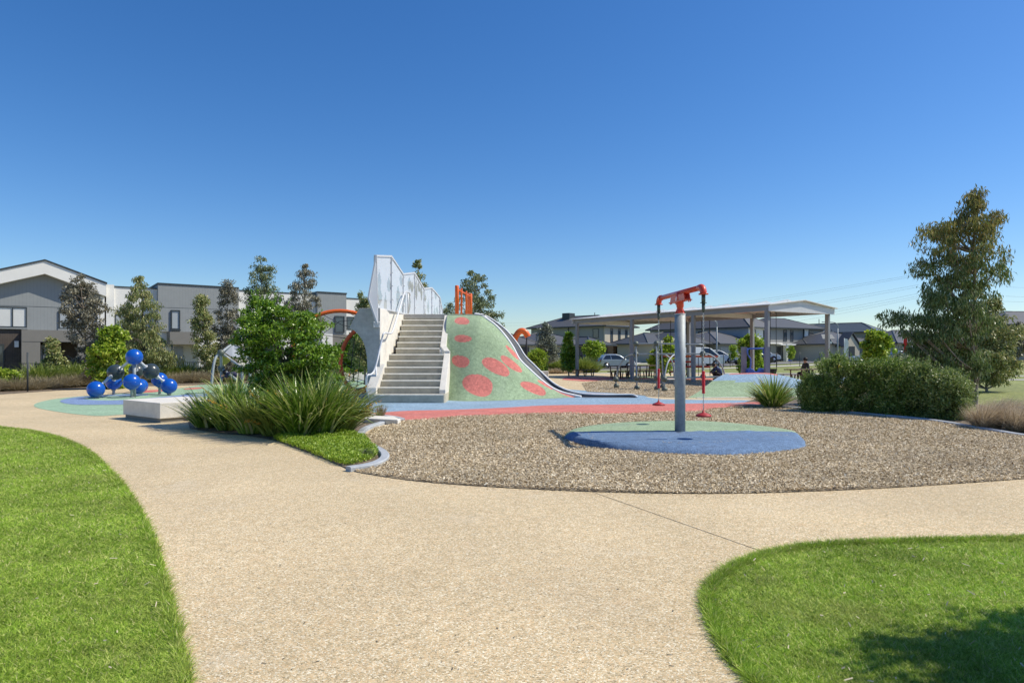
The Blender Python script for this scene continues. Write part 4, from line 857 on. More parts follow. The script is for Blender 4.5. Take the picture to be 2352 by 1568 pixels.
# blue glider
gl = thing('glider_swing', 'blue tandem glider seat slung between two grey posts behind the rubber hill', 'glider', (11.7, 30.5, 0))
for X, D in ((742, 30), (1268, 29.5)):
    p = P(*zn(X, 250), D); m_ = MB(); m_.bar((p.x, p.y, 0), (p.x, p.y, p.z), .20, .20, Vector((0, 1, 0))); m_.bar((p.x, p.y, p.z), (p.x, p.y, p.z + .02), .22, .22, Vector((0, 1, 0))); m_.build('post', M['steel_d'], gl, True)
m_ = MB(); m_.tube([P(*zn(745, 285), 30), P(*zn(1265, 275), 29.5)], .04, 8); m_.build('top_bar', M['bluep2'], gl, True)
m_ = MB(); m_.tube(spline([P(*zn(a, b), 29.8) for a, b in ((828, 285), (830, 400), (870, 470), (900, 530), (895, 690), (850, 750), (790, 780))], 4), .032, 8); m_.build('hanger', M['bluep2'], gl, True)
m_ = MB(); m_.tube(spline([P(*zn(a, b), 29.6) for a, b in ((1190, 285), (1195, 400), (1230, 470), (1250, 600))], 4), .032, 8); m_.build('hanger', M['bluep2'], gl, True)
m_ = MB(); m_.slab([P(*zn(*p), 29.6) for p in ((830, 835), (850, 770), (905, 722), (960, 745), (1000, 800), (1110, 805), (1135, 740), (1160, 725), (1240, 740), (1245, 830))], (0, .38, 0)); m_.build('seat', M['bluep2'], gl, True, bevel=.03)
# orange-railed rope climber under the shelter
oc = thing('rail_climber', 'climber of horizontal orange rails and dark ropes under the middle of the shelter', 'climbing frame', (11, 38, 0))
for y_, xa, xb in ((665, 860, 1965), (775, 960, 1460), (875, 1290, 1810), (975, 1010, 1100)):
    m_ = MB(); m_.tube([mp(xa, y_, 38), mp(xb, y_ + 2, 37.5)], .055, 8); m_.build('rail', M['redp'] if y_ > 700 else M['orange'], oc, True)
m_ = MB()
for X in (870, 1010, 1330, 1440, 1570, 1640, 1800, 1870, 1940): m_.tube([mp(X, -60 if X in (1010, 1330, 1640, 1800) else 655, 38), mp(X + 6, 1060, 38)], .02, 5)
m_.tube(spline([mp(1300, 890, 38), mp(1335, 960, 38), mp(1310, 1080, 38)], 4), .02, 5); m_.tube(spline([mp(1000, 900, 38), mp(985, 980, 38), mp(1010, 1060, 38)], 4), .02, 5)
m_.build('rope', M['rope'], oc, True)
# orange arch swing behind the slide
ar = thing('rope_arch', 'orange curved arm with hanging ropes rising behind the slide', 'rope swing', (.2, 34, 0))
def zo(X, Y): return ((1980 + X / 3.484) * .59394, (1130 + Y / 3.484) * .59394)
m_ = MB(); m_.tube(spline([P(1178, 870, 34), P(1181, 810, 34)] + [P(*zo(a, b), 34) for a, b in ((35, 640), (60, 580), (95, 535), (130, 520), (165, 530), (195, 560), (215, 600))], 5), .16, 12); m_.build('arm', M['orange'], ar, True)
m_ = MB()
for X, Y in ((178, 640), (185, 860), (203, 870)): m_.tube([P(*zo(200, 600), 34), P(*zo(X, max(Y, 760)), 34), P(*zo(X + 2, 880), 34)], .022, 5)
m_.build('rope', M['rope'], ar, True)
# ---------------------------------------------------------------- tables and benches
def table(name, lab, cat, a, b, top, wd, world_legs=6, grp=None):
    c = (a + b) / 2; t = thing(name, lab, cat, (c.x, c.y, 0)); d = (b - a).normalized(); n = Vector((-d.y, d.x, 0)); L_ = (b - a).length
    m_ = MB(); k = max(3, int(wd / .12))
    for i in range(k): q = n * wd * ((i + .5) / k - .5); m_.bar(a + q + Vector((0, 0, top)), b + q + Vector((0, 0, top)), wd / k * .86, .045)
    m_.build('slatted_top', M['timber'], t, True)
    for f_ in [(i + .5) / world_legs for i in range(world_legs)]:
        for s_ in (-1, 1):
            m_ = MB(); p = a + d * L_ * f_ + n * wd * .4 * s_; m_.bar(p + Vector((0, 0, top)), p + d * .16 * s_ + n * .1 * s_ + Vector((0, 0, 0)), .06, .06); m_.build('leg', M['timber'], t, True)
    return t
def bench_at(px0, px1, py_top, top, D0_, D1_, *r, **k): return P(px0, HZ, D0_) * 1, P(px1, HZ, D1_)
def gp(px, D): return Vector(((px - CX) / F * D, D, 0))
table('park_bench', 'brown slatted bench left of the first shelter post', 'bench', gp(1318, 45), gp(1369, 46), .45, .45, 3)
table('picnic_table', 'long brown slatted picnic table in the left half of the shelter', 'picnic table', gp(1398, 41.5), gp(1510, 44.5), .78, .75, 5)
table('picnic_bench', 'long brown slatted bench on the near side of the picnic table', 'bench', gp(1399, 40.6), gp(1508, 42.8), .45, .38, 6)
table('picnic_bench', 'long brown slatted bench on the far side of the picnic table', 'bench', gp(1405, 43.2), gp(1520, 46), .46, .38, 5)
table('picnic_table', 'brown slatted table half hidden by the bushes right of the swing', 'picnic table', gp(1816, 31.5), gp(1890, 33), .80, .75, 3)
table('picnic_bench', 'low brown slatted bench between the swing and the right picnic table', 'bench', gp(1782, 35), gp(1862, 35.5), .45, .38, 3)
# ---------------------------------------------------------------- people
def person(lab, joints, edges, rad, cols, loc, rz=0., sc_=1., head=None):
    root = thing('person', lab, 'person', loc, rz)
    me = bpy.data.meshes.new('body'); me.from_pydata([j for j in joints], edges, [])
    tmp = bpy.data.objects.new('body_tmp', me); C.objects.link(tmp)
    tmp.modifiers.new('s', 'SKIN'); sl = me.skin_vertices[0].data
    for i, r__ in enumerate(rad): sl[i].radius = (r__, r__); sl[i].use_root = (i == 0)
    su = tmp.modifiers.new('u', 'SUBSURF'); su.levels = su.render_levels = 2
    bpy.context.view_layer.update(); dg = bpy.context.evaluated_depsgraph_get()
    m2 = bpy.data.meshes.new_from_object(tmp.evaluated_get(dg)); bpy.data.objects.remove(tmp); m2.name = 'body'
    m2.materials.clear()
    for k in ('skin', cols[0], cols[1], 'black'): m2.materials.append(M[k])
    reg_ = [c for c in cols[2]]; J_ = [Vector(j) for j in joints]
    for p in m2.polygons:
        b = min(range(len(J_)), key=lambda i: (J_[i] - p.center).length - rad[i] * .6); p.material_index = reg_[b]; p.use_smooth = True
    bo = bpy.data.objects.new('body', m2); C.objects.link(bo); bo.parent = root; reg(bo, root); root.scale = (sc_,) * 3
    h = MB(); hc = Vector(head[0]); h.sphere(hc + Vector(head[1]), .112, 18, 12, (1, 1, .95)); h.build('hair', M['hair'], root)
    return root
# 0 pelvis 1 waist 2 chest 3 neck 4 head | 5 shL 6 elL 7 haL | 8 shR 9 elR 10 haR | 11 hipL 12 kneeL 13 ankL 14 toeL | 15 hipR 16 kneeR 17 ankR 18 toeR
E_ = [(0, 1), (1, 2), (2, 3), (3, 4), (2, 5), (5, 6), (6, 7), (2, 8), (8, 9), (9, 10), (0, 11), (11, 12), (12, 13), (13, 14), (0, 15), (15, 16), (16, 17), (17, 18)]
rd_ = [.15, .14, .15, .06, .10, .07, .045, .03, .07, .045, .03, .10, .065, .045, .04, .10, .065, .045, .04]
cr_ = [(.18, 0, .26), (.16, 0, .42), (-.02, 0, .66), (-.14, 0, .76), (-.22, 0, .80), (-.06, -.19, .64), (-.26, -.20, .46), (-.40, -.10, .36), (-.06, .19, .64), (-.26, .20, .48), (-.40, .08, .38), (.12, -.12, .24), (-.24, -.16, .46), (-.06, -.14, .08), (-.22, -.14, .04), (.12, .12, .24), (-.24, .16, .44), (-.06, .14, .08), (-.22, .14, .04)]
pc = [1 if i in (1, 2, 5, 6, 8, 9) else 0 if i in (3, 4, 7, 10) else 3 if i in (14, 18) else 2 for i in range(19)]
q = gp(1648, 39)
person('person crouching in a blue shirt and black trousers beyond the climbing frame', cr_, E_, rd_, ('shirt', 'pants', pc), (q.x, q.y, 0), R(0), 1.12, ((-.22, 0, .80), (.02, 0, .035)))
st_ = [(0, 0, .52), (0, 0, .68), (-.05, 0, .95), (-.07, 0, 1.10), (-.10, 0, 1.20), (-.05, -.19, .97), (-.12, -.24, .74), (-.34, -.16, .70), (-.05, .19, .97), (-.12, .24, .74), (-.34, .16, .70), (0, -.11, .52), (-.42, -.13, .52), (-.40, -.13, .10), (-.56, -.13, .05), (0, .11, .52), (-.42, .13, .52), (-.40, .13, .10), (-.56, .13, .05)]
q = gp(1853, 35.4)
person('person in black with dark hair sitting at the right picnic table behind the bushes', st_, E_, rd_, ('black', 'pants', pc), (q.x, q.y, -.02), R(10), 1.05, ((-.10, 0, 1.20), (.03, 0, .03)))
ld = [(.25, 0, .62), (.12, 0, .72), (-.12, 0, .80), (-.24, 0, .80), (-.33, 0, .80), (-.14, -.14, .78), (-.30, -.16, .62), (-.42, -.12, .70), (-.14, .14, .78), (-.30, .16, .62), (-.42, .12, .70), (.25, -.08, .60), (.16, -.10, .36), (.24, -.09, .08), (.12, -.09, .04), (.25, .08, .60), (.16, .10, .36), (.24, .09, .08), (.12, .09, .04)]
q = gp(535.5, 25.9)
person('child in a navy top bending forward inside the pole frame behind the shrub', ld, E_, [r__ * .8 for r__ in rd_], ('navy', 'pants', pc), (q.x, q.y, 0), R(0), 1.0, ((-.33, 0, .80), (.02, 0, .03)))
# ---------------------------------------------------------------- buildings
def win(parent, x0, x1, z0, z1, y=0., mull=(), pane='blind', fr_='trim', d=.07, ax='x', depth=.05):
    """window proud of a wall lying in the plane y (facing -y) or, with ax='y', in the plane x=y (facing -x or +x)"""
    def bx(m_, a0, a1, b0, b1, p0, p1):
        if ax == 'x': m_.box((a0, y - p1, b0), (a1, y - p0, b1))
        elif ax == '-y': m_.box((y - p1, a0, b0), (y - p0, a1, b1))
        else: m_.box((y + p0, a0, b0), (y + p1, a1, b1))
    m_ = MB(); t = d
    bx(m_, x0, x1, z0, z0 + t, 0, depth); bx(m_, x0, x1, z1 - t, z1, 0, depth); bx(m_, x0, x0 + t, z0 + t, z1 - t, 0, depth); bx(m_, x1 - t, x1, z0 + t, z1 - t, 0, depth)
    for q in mull: xx = lerp(x0, x1, q); bx(m_, xx - t / 2, xx + t / 2, z0 + t, z1 - t, 0, depth)
    f_ = m_.build('window', M[fr_], parent)
    m_ = MB(); bx(m_, x0 + t, x1 - t, z0 + t, z1 - t, -.01, depth * .4); m_.build('pane', M[pane], f_); return f_
O_ = Vector((-25.7, 47.3)); dd = Vector((.8075, .59)); ang = math.atan2(.59, .8075)
def S(px): k = (px - CX) / F; return (k * O_.y - O_.x) / (dd.x - k * dd.y)
def Zp(px, py): return EYE - (py - HZ) * (O_.y + dd.y * S(px)) / F
def town(label, s0, name='townhouse'):
    p = O_ + dd * s0; return thing(name, label, 'townhouse', (p.x, p.y, 0), ang, 'two-storey townhouses in the row on the left')
def wp(name, m, t, a, b, **k): mb_ = MB(); mb_.box(a, b); return mb_.build(name, M[m] if isinstance(m, str) else m, t, **k)
# gabled townhouse at the left end (local x runs along the front, 0 at its right edge)
s1 = S(240); t = town('townhouse with a white gable frame and grey cladding at the left end of the row', s1)
rx = S(103) - s1; lx = -7.4; zrg, zre, zle = 7.68, 6.38, 6.40
w_ = MB(); w_.slab([(lx, 0, 3.15), (0, 0, 3.15), (0, 0, zre - .3), (rx, 0, zrg - .3), (lx, 0, zle - .35)], (0, 9, 0)); w_.build('upper_wall', M['clad'], t)
w_ = MB(); th = .85
w_.slab([(rx, -.55, zrg), (.05, -.55, zre), (.05, -.55, zre - th), (rx, -.55, zrg - th)], (0, .56, 0)); w_.slab([(lx, -.55, zle - .1), (rx, -.55, zrg), (rx, -.55, zrg - th), (lx, -.55, zle - .1 - th)], (0, .56, 0))
w_.box((-.35, -.55, 0), (.05, 0, zre - th + .1)) if False else None; w_.build('gable_frame', M['render_w'], t)
w_ = MB(); w_.slab([(rx, -.62, zrg + .01), (.12, -.62, zre + .01), (.12, -.62, zre + .10), (rx, -.62, zrg + .10)], (0, 9.6, 0)); w_.slab([(lx, -.62, zle - .09), (rx, -.62, zrg + .01), (rx, -.62, zrg + .10), (lx, -.62, zle)], (0, 9.6, 0)); w_.build('roof', M['trim'], t)
wp('side_column', 'render_w', t, (-.25, -.05, 0), (.0, .3, zre - th + .05)); wp('downpipe', 'white_edge' if 'white_edge' in M else 'render_w', t, (-.42, -.12, 0), (-.32, -.02, 5.0))
def sx(px): return S(px) - s1
win(t, sx(-8), sx(62), 3.28, 4.62, 0, (.52,), 'blind_w', depth=.08); win(t, sx(135), sx(187), 3.25, 4.50, 0, (.5,), 'blind', depth=.08)
wp('sill', 'clad', t, (sx(-8) - .05, -.12, 3.18), (sx(62) + .05, -.0, 3.27)); wp('sill', 'clad', t, (sx(135) - .05, -.12, 3.15), (sx(187) + .05, 0, 3.24))
wp('groove', 'trim', t, (lx, -.004, 4.66), (-.06, .01, 4.69)); wp('groove', 'trim', t, (sx(52), -1.504, 2.33), (sx(236), -1.49, 2.35))
w_ = MB(); w_.box((sx(50), -1.5, 2.35), (sx(236), 0, 3.1)); w_.box((sx(50), -1.5, 0), (sx(92), 0, 2.35)); w_.box((sx(175), -1.5, 0), (sx(190), 0, 2.35)) if False else None; w_.box((sx(168), -1.5, 0), (sx(236), -.2, 2.35)) if False else None
w_.box((sx(176), -1.5, 0), (sx(196), -.1, 2.35)); w_.box((sx(228), -1.5, 0), (sx(236), -.1, 2.35)); w_.build('porch', M['render_d'], t, bevel=.01)
wp('lower_wall', 'dbrick', t, (lx, .02, 0), (0, 6, 3.15)); wp('entry_door', 'door_w', t, (sx(93), -.25, 0), (sx(140), -.05, 2.15)); wp('door_light', 'glass', t, (sx(97), -.27, .3), (sx(101), -.26, 1.95))
win(t, lx + .3, sx(10), .6, 2.2, 0, (), 'glass'); wp('meter_box', 'white_edge', t, (sx(33), -.12, 2.0), (sx(43), 0, 2.4)); win(t, sx(198), sx(226), .9, 2.2, 0, (.5,), 'glass')
# white and grey neighbour
s2_ = S(243); e2 = S(545) - s2_; t = town('townhouse with a white bay and a wide tall grey clad wall', s2_)
def q2(px): return S(px) - s2_
wp('upper_wall', 'render_w', t, (.02, .1, 3.1), (q2(361), 8, 6.25)); wp('parapet', 'trim', t, (.0, .05, 6.25), (q2(361), 8, 6.33)); wp('pier', 'render_w', t, (.02, -.05, 0), (q2(262), .1, 6.4))
win(t, q2(264), q2(358), 3.45, 4.35, .1, (.33, .66), 'blind'); wp('lower_wall', 'dbrick', t, (.02, .15, 0), (q2(361), 8, 3.1)); win(t, q2(290), q2(350), .7, 2.2, .15, (.5,), 'glass')
wp('upper_wall', 'clad', t, (q2(361), -.45, 3.18), (e2, 8, 6.58)); wp('parapet', 'trim', t, (q2(361) - .05, -.5, 6.58), (e2, 8, 6.68))
win(t, q2(390), q2(411), 3.35, 4.75, -.45, (), 'blind', depth=.1); wp('sill', 'trim', t, (q2(389), -.65, 3.25), (q2(412), -.45, 3.33)); wp('groove', 'trim', t, (q2(362), -.452, 4.90), (e2, -.447, 4.93))
wp('porch', 'render_d', t, (q2(382), -1.6, 2.25), (q2(446), -.2, 3.14)); wp('party_wall', 'render_w', t, (q2(446), -1.6, 0), (q2(470), -.2, 3.14)); wp('lower_wall', 'render_w', t, (q2(361), -.2, 0), (e2, 7, 3.18))
wp('entry_door', 'door_w', t, (q2(398), -.28, 0), (q2(419), -.2, 2.1)); wp('side_column', 'trim', t, (q2(386), -1.5, 0), (q2(389), -1.4, 2.3)); win(t, q2(490), q2(530), .7, 2.2, -.2, (.5,), 'glass')
# third
s3 = S(545); t = town('townhouse of white render and grey cladding behind the leafy shrub', s3)
def q3(px): return S(px) - s3
wp('upper_wall', 'render_w', t, (0.01, 0, 3.1), (q3(725), 8, 6.45)); wp('parapet', 'trim', t, (0.01, -.04, 6.45), (q3(725), 8, 6.53)); win(t, q3(575), q3(640), 3.5, 4.6, 0, (.5,), 'glass'); win(t, q3(655), q3(700), 3.5, 4.6, 0, (.5,), 'blind')
wp('lower_wall', 'render_w', t, (0.01, .05, 0), (q3(725), 8, 3.1)); win(t, q3(590), q3(650), .6, 2.2, .05, (.5,), 'glass')
wp('upper_wall', 'clad', t, (q3(725), -.45, 3.2), (q3(791), 8, 6.62)); wp('parapet', 'trim', t, (q3(725) - .04, -.5, 6.62), (q3(791) + .04, 8, 6.72)); win(t, q3(764), q3(786), 3.35, 4.75, -.45, (), 'glass', depth=.1)
wp('lower_wall', 'render_d', t, (q3(725), -.1, 0), (q3(791), 7, 3.2)); wp('party_wall', 'render_w', t, (q3(725), -1.5, 0), (q3(749), -.1, 3.19)); wp('porch', 'render_d', t, (q3(749), -1.4, 2.3), (q3(789), -.1, 3.15)); win(t, q3(755), q3(785), .5, 2.1, -.1, (.5,), 'glass')
s4 = S(791); t = town('white rendered townhouse at the far right end of the row beside the tower', s4)
def q4(px): return S(px) - s4
wp('upper_wall', 'render_w', t, (.05, 0, 3.1), (q4(905), 8, 6.28)); wp('parapet', 'trim', t, (.05, -.04, 6.28), (q4(905), 8, 6.36)); win(t, q4(796), q4(835), 3.65, 4.75, 0, (.5,), 'glass'); wp('lower_wall', 'render_g', t, (.05, .05, 0), (q4(905), 8, 3.1)); win(t, q4(800), q4(860), .4, 2.3, .05, (.33, .66), 'glass')
# picket fences along the front
def picket(a, b, lab, z=.95):
    A = O_ + dd * a; B = O_ + dd * b; n = Vector((.59, -.8075)); A = A + n * 3.0; B = B + n * 3.0; L_ = (B - A).length
    t = thing('picket_fence', lab, 'fence', (A.x, A.y, 0), ang); m_ = MB(); k = int(L_ / .12)
    for i in range(k + 1): m_.box((i * .12, 0, .08), (i * .12 + .022, .022, z))
    m_.build('pickets', M['black'], t); m_ = MB(); m_.box((0, -.01, z), (L_, .035, z + .04)); m_.box((0, -.01, .1), (L_, .03, .14)); m_.build('rail', M['black'], t)
    for i in range(int(L_ / 2.4) + 1): m_ = MB(); m_.box((i * 2.4, -.02, 0), (i * 2.4 + .06, .045, z + .06)); m_.build('post', M['black'], t)
picket(S(-60), S(128), 'black picket fence in front of the gabled townhouse'); picket(S(392), S(545), 'black picket fence in front of the wide grey clad wall'); picket(S(700), S(880), 'black picket fence seen through the rope net')
m_ = MB(); p = P(134, 860, 37); m_.box((p.x - .35, 37, 0), (p.x + .35, 37.4, .78)); m_.box((p.x - .38, 36.97, .78), (p.x + .38, 37.43, .84)); o = m_.build('letterbox_pillar', M['render_g'], None, bevel=.01); tag(o, 'short grey rendered pillar at the end of the left fence', 'pillar'); recenter(o, (p.x, 37.2, 0))
for px, D, h, lab in ((63.5, 27, 1.62, 'tall thin dark post among the grasses at far left'), (100, 33, 1.5, 'thin dark stake in front of the pale entry door')):
    p = gp(px, D); m_ = MB(); m_.tube([(p.x, p.y, 0), (p.x, p.y, h)], .035, 8); o = m_.build('stake', M['trim'], None); tag(o, lab, 'post'); recenter(o, p)
# ---------------------------------------------------------------- detached houses across the street
def hip(t, x0, x1, y0, y1, ze, rise, m, ov=.55, name='roof'):
    x0 -= ov; x1 += ov; y0 -= ov; y1 += ov; w_, d_ = x1 - x0, y1 - y0; mb_ = MB(); k = min(w_, d_) / 2
    if w_ >= d_: r0, r1 = (x0 + k, (y0 + y1) / 2, ze + rise), (x1 - k, (y0 + y1) / 2, ze + rise)
    else: r0, r1 = ((x0 + x1) / 2, y0 + k, ze + rise), ((x0 + x1) / 2, y1 - k, ze + rise)
    vs = [(x0, y0, ze), (x1, y0, ze), (x1, y1, ze), (x0, y1, ze), r0, r1]
    fs = [(0, 1, 5, 4), (1, 2, 5), (2, 3, 4, 5), (3, 0, 4), (3, 2, 1, 0)] if w_ >= d_ else [(0, 1, 4), (1, 2, 5, 4), (2, 3, 5), (3, 0, 4, 5), (3, 2, 1, 0)]
    mb_.add(vs, fs); ro = mb_.build(name, M[m], t)
    g_m = MB()
    for a, b in (((x0, y0), (x1, y0)), ((x1, y0), (x1, y1)), ((x1, y1), (x0, y1)), ((x0, y1), (x0, y0))): g_m.bar((*a, ze - .03), (*b, ze - .03), .13, .16)
    g_m.build('gutter', M['trim'], ro)
    c = MB(); cs = [Vector(vs[4]), Vector(vs[5])]; c.tube([cs[0], cs[1]], .09, 6)
    for i, j in ((0, 4), (3, 4), (1, 5), (2, 5)) if w_ >= d_ else ((0, 4), (1, 4), (2, 5), (3, 5)): c.tube([vs[i], vs[j]], .08, 6)
    c.build('ridge_cap', M['trim'], ro); return ro
def house(lab, px, D, a, zb, name='house'): p = gp(px, D); return thing(name, lab, 'house', (p.x, p.y, zb), R(a))
# two-storey house with the stone portal
t = house('two-storey house with a tan stone portal and three narrow upper windows', 1389, 90, 47, .40)
wp('side_wall', 'render_g', t, (0, .2, 0), (7.4, 13.5, 5.0)); wp('front_wall', 'render_c', t, (.0, 0, 2.35), (7.0, .3, 5.0)); wp('lower_wall', 'render_c', t, (.05, .1, 0), (.4, .4, 2.35))
hip(t, 0, 7.4, 0, 13.5, 5.05, 1.75, 'tile')
for x in (1.35, 3.25, 5.05): win(t, x, x + .6, 2.75, 4.75, 0, (), 'glass', d=.06)
w_ = MB(); w_.box((.6, -1.0, 0), (1.3, 0, 2.6)); w_.box((2.7, -1.0, 0), (3.3, 0, 2.6)); w_.box((1.3, -1.0, 2.1), (2.7, 0, 2.6)); w_.box((.6, -1.0, 2.6), (3.6, 0, 2.7)); w_.build('stone_portal', M['tbrick'], t)
wp('entry_door', 'garage', t, (1.3, -.1, 0), (2.7, .05, 2.1)); wp('garage_door', 'garage', t, (3.9, -.1, 0), (6.7, .1, 2.3)); wp('stone_pier', 'tbrick', t, (6.7, -.3, 0), (7.2, .2, 2.4))
win(t, 1.0, 2.0, 3.4, 4.7, 0, (), 'glass', ax='-y'); win(t, 9.5, 10.4, 3.4, 4.5, 0, (), 'glass', ax='-y')
for y_ in (4.5, 6.3): m_ = MB(); m_.tube([(-.08, y_, 0), (-.08, y_, 5)], .06, 6); m_.build('downpipe', M['trim'], t)
m_ = MB(); m_.box((2.6, 8.2, 6.1), (4.0, 9.6, 7.3)); m_.build('rooftop_cooler', M['trim'], t, bevel=.05); m_ = MB(); m_.tube([(4.6, 5.0, 6.0), (4.6, 5.0, 7.3)], .06, 6); m_.build('flue', M['trim'], t)
# single-storey house left of it
t = house('single-storey house with a dark hipped roof behind the orange arch', 1232, 74, 40, .15)
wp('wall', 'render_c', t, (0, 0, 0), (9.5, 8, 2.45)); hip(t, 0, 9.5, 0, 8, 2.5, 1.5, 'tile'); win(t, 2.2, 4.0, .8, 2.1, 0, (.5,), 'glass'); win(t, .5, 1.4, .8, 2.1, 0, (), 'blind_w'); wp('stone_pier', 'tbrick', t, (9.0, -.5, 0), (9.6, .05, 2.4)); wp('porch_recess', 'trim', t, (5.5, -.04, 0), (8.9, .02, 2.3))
hip(t, 6.5, 10.5, -2.0, 4, 2.5, 1.0, 'tile2', .4); wp('garage_door', 'garage', t, (-4.5, -.1, 0), (-1.2, .2, 2.2)); wp('garage_wall', 'render_c', t, (-5.2, 0, 0), (-.02, 8, 2.4)); hip(t, -5.5, .2, 0, 8, 2.45, 1.55, 'tile')
# cream parapet house behind the climbing frame
t = house('single-storey house with cream parapet walls behind the bar climbing frame', 1500, 84, 40, .3)
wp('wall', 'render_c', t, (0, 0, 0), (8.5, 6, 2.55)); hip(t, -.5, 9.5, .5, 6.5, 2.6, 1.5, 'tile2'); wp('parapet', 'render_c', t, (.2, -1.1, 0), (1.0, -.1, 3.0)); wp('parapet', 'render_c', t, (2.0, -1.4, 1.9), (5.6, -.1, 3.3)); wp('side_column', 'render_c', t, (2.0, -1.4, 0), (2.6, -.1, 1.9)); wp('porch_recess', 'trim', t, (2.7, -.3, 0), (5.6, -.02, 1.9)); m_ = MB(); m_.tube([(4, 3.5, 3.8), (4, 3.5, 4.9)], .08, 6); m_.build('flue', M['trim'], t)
# long two-storey house, shade of its flank put into a blue-grey wall colour
t = house('large two-storey house with a side wall coloured blue grey for its shade and long dark roof under the shelter', 1720, 93, 42, .45)
wp('side_wall', 'greyp', t, (0, .1, 0), (7.5, 17, 4.9)); wp('front_wall', 'render_w', t, (.02, 0, 0), (7.4, .2, 4.9)); hip(t, 0, 7.5, 0, 17, 4.95, 2.6, 'tile'); win(t, 1.0, 2.0, 2.7, 4.6, 0, (), 'glass'); win(t, 4.2, 4.9, 3.2, 4.6, 0, (), 'glass'); win(t, 5.6, 6.3, 3.2, 4.6, 0, (), 'glass'); win(t, 7.2, 8.2, 3.1, 4.5, 0, (), 'glass', ax='-y'); wp('porch', 'render_d', t, (3.5, -.6, 1.9), (7.2, -.02, 2.9)); wp('entry_frame', 'render_w', t, (3.6, -1.2, 0), (3.9, -.02, 2.6)); wp('entry_roof', 'render_w', t, (3.4, -1.4, 2.6), (7.4, -.1, 2.75)); wp('entry_door', 'garage', t, (4.6, -.1, 0), (5.3, -.02, 2.2))
t = house('single-storey garage wing with a pale door behind the white cars', 1650, 86, 40, .42)
wp('wall', 'render_g', t, (0, 0, 0), (11, 9, 2.45)); hip(t, 0, 11, 0, 9, 2.5, 1.8, 'tile'); wp('garage_door', 'garage_g', t, (.5, -.05, 0), (5.2, .02, 2.1)); hip(t, -6.0, -.6, 1, 9, 2.5, 1.6, 'tile2'); wp('porch_wall', 'render_c', t, (-5.6, 1.2, 0), (-1.0, 8.6, 2.45)); win(t, -3.2, -1.8, .4, 2.2, 1.2, (.5,), 'glass')
# modern balcony house
t = house('modern two-storey house with a white balcony and glass corner', 1768, 96, 30, .45)
wp('wall', 'render_g', t, (0, 0, 0), (12.5, 8, 4.95)); hip(t, 0, 12.5, 0, 8, 5.0, 1.7, 'tile2')
win(t, 3.0, 3.8, 3.0, 4.7, 0, (), 'glass'); win(t, 4.6, 5.3, 3.0, 4.7, 0, (), 'glass'); w_ = MB(); w_.box((2.6, -1.0, 2.4), (6.6, 0, 2.62)); w_.build('ledge', M['render_w'], t)
wp('glass_corner', 'glass', t, (8.9, -.12, .2), (10.0, -.0, 4.6)); wp('side_column', 'trim', t, (7.6, -.1, 0), (7.75, 0, 4.9)); wp('stone_panel', 'render_w', t, (7.9, -.06, 0), (8.8, -.01, 4.9))
w_ = MB(); w_.box((10.3, -1.6, 2.1), (12.9, 0, 2.9)); w_.box((12.5, -1.6, 0), (12.9, -1.2, 2.1)); w_.build('balcony', M['render_w'], t); wp('garage_door', 'garage_g', t, (10.4, -.1, 0), (12.3, 0, 2.1)); wp('balcony_glass', 'greyp', t, (10.4, -1.58, 2.9), (12.8, -1.54, 3.7)); wp('downpipe', 'trim', t, (12.45, -1.5, 2.9), (12.52, -1.43, 4.9))
wp('porch', 'render_w', t, (1.4, -.9, 2.4), (5.2, 0, 2.55)); wp('side_column', 'render_w', t, (2.6, -.9, 0), (3.3, -.3, 2.4)); wp('entry_door', 'garage', t, (1.6, -.08, 0), (2.4, 0, 2.2)); m_ = MB(); m_.tube([(7.68, -.1, 0), (7.68, -.1, 4.9)], .08, 6); m_.build('downpipe', M['trim'], t)
# metal-roofed house and the low houses before it
t = house('two-storey house with a ribbed grey metal roof and plain side wall', 2010, 108, 45, .45)
wp('side_wall', 'render_g', t, (0, .1, 0), (6, 17, 4.75)); wp('front_wall', 'render_c', t, (.05, 0, 0), (6, .15, 4.75)); hip(t, 0, 6, 0, 17, 4.8, 1.7, 'mroof'); win(t, 2, 3, 3.2, 4.4, 0, (), 'glass'); win(t, 4, 5, 3.2, 4.4, 0, (), 'glass')
for y_ in (3.5, 8.0, 12.0): win(t, y_, y_ + 1.2, 3.0, 4.2, 0, (.5,), 'glass', ax='-y')
m_ = MB(); m_.tube([(3, 10, 6), (3, 10, 7.4)], .06, 6); m_.build('flue', M['trim'], t)
t = house('low brick house with a slate roof right of the balcony house', 1856, 97, 30, .45)
wp('wall', 'render_d', t, (0, 0, 0), (8, 9, 2.5)); hip(t, -.5, 8.5, 0, 9, 2.55, 1.7, 'tile2'); wp('garage_door', 'garage', t, (.6, -.06, 0), (3.0, .02, 2.2)); wp('entry_frame', 'render_w', t, (3.4, -.1, 0), (3.55, 0, 2.3)); wp('entry_door', 'glass', t, (3.6, -.05, 0), (4.6, .02, 2.1)); wp('side_column', 'render_c', t, (6.4, -.2, 0), (8, 0, 2.4))
t = house('low house with a small steep gable porch and a white feather flag before it', 1912, 93, 28, .45)
wp('wall', 'render_c', t, (0, 0, 0), (11, 9, 2.5)); hip(t, 0, 11, 0, 9, 2.55, 1.9, 'tile2'); w_ = MB(); w_.slab([(.9, -1.2, 0), (4.3, -1.2, 0), (4.3, -1.2, 2.2), (2.6, -1.2, 3.9), (.9, -1.2, 2.2)], (0, 1.2, 0)); w_.build('gable_porch', M['render_c'], t)
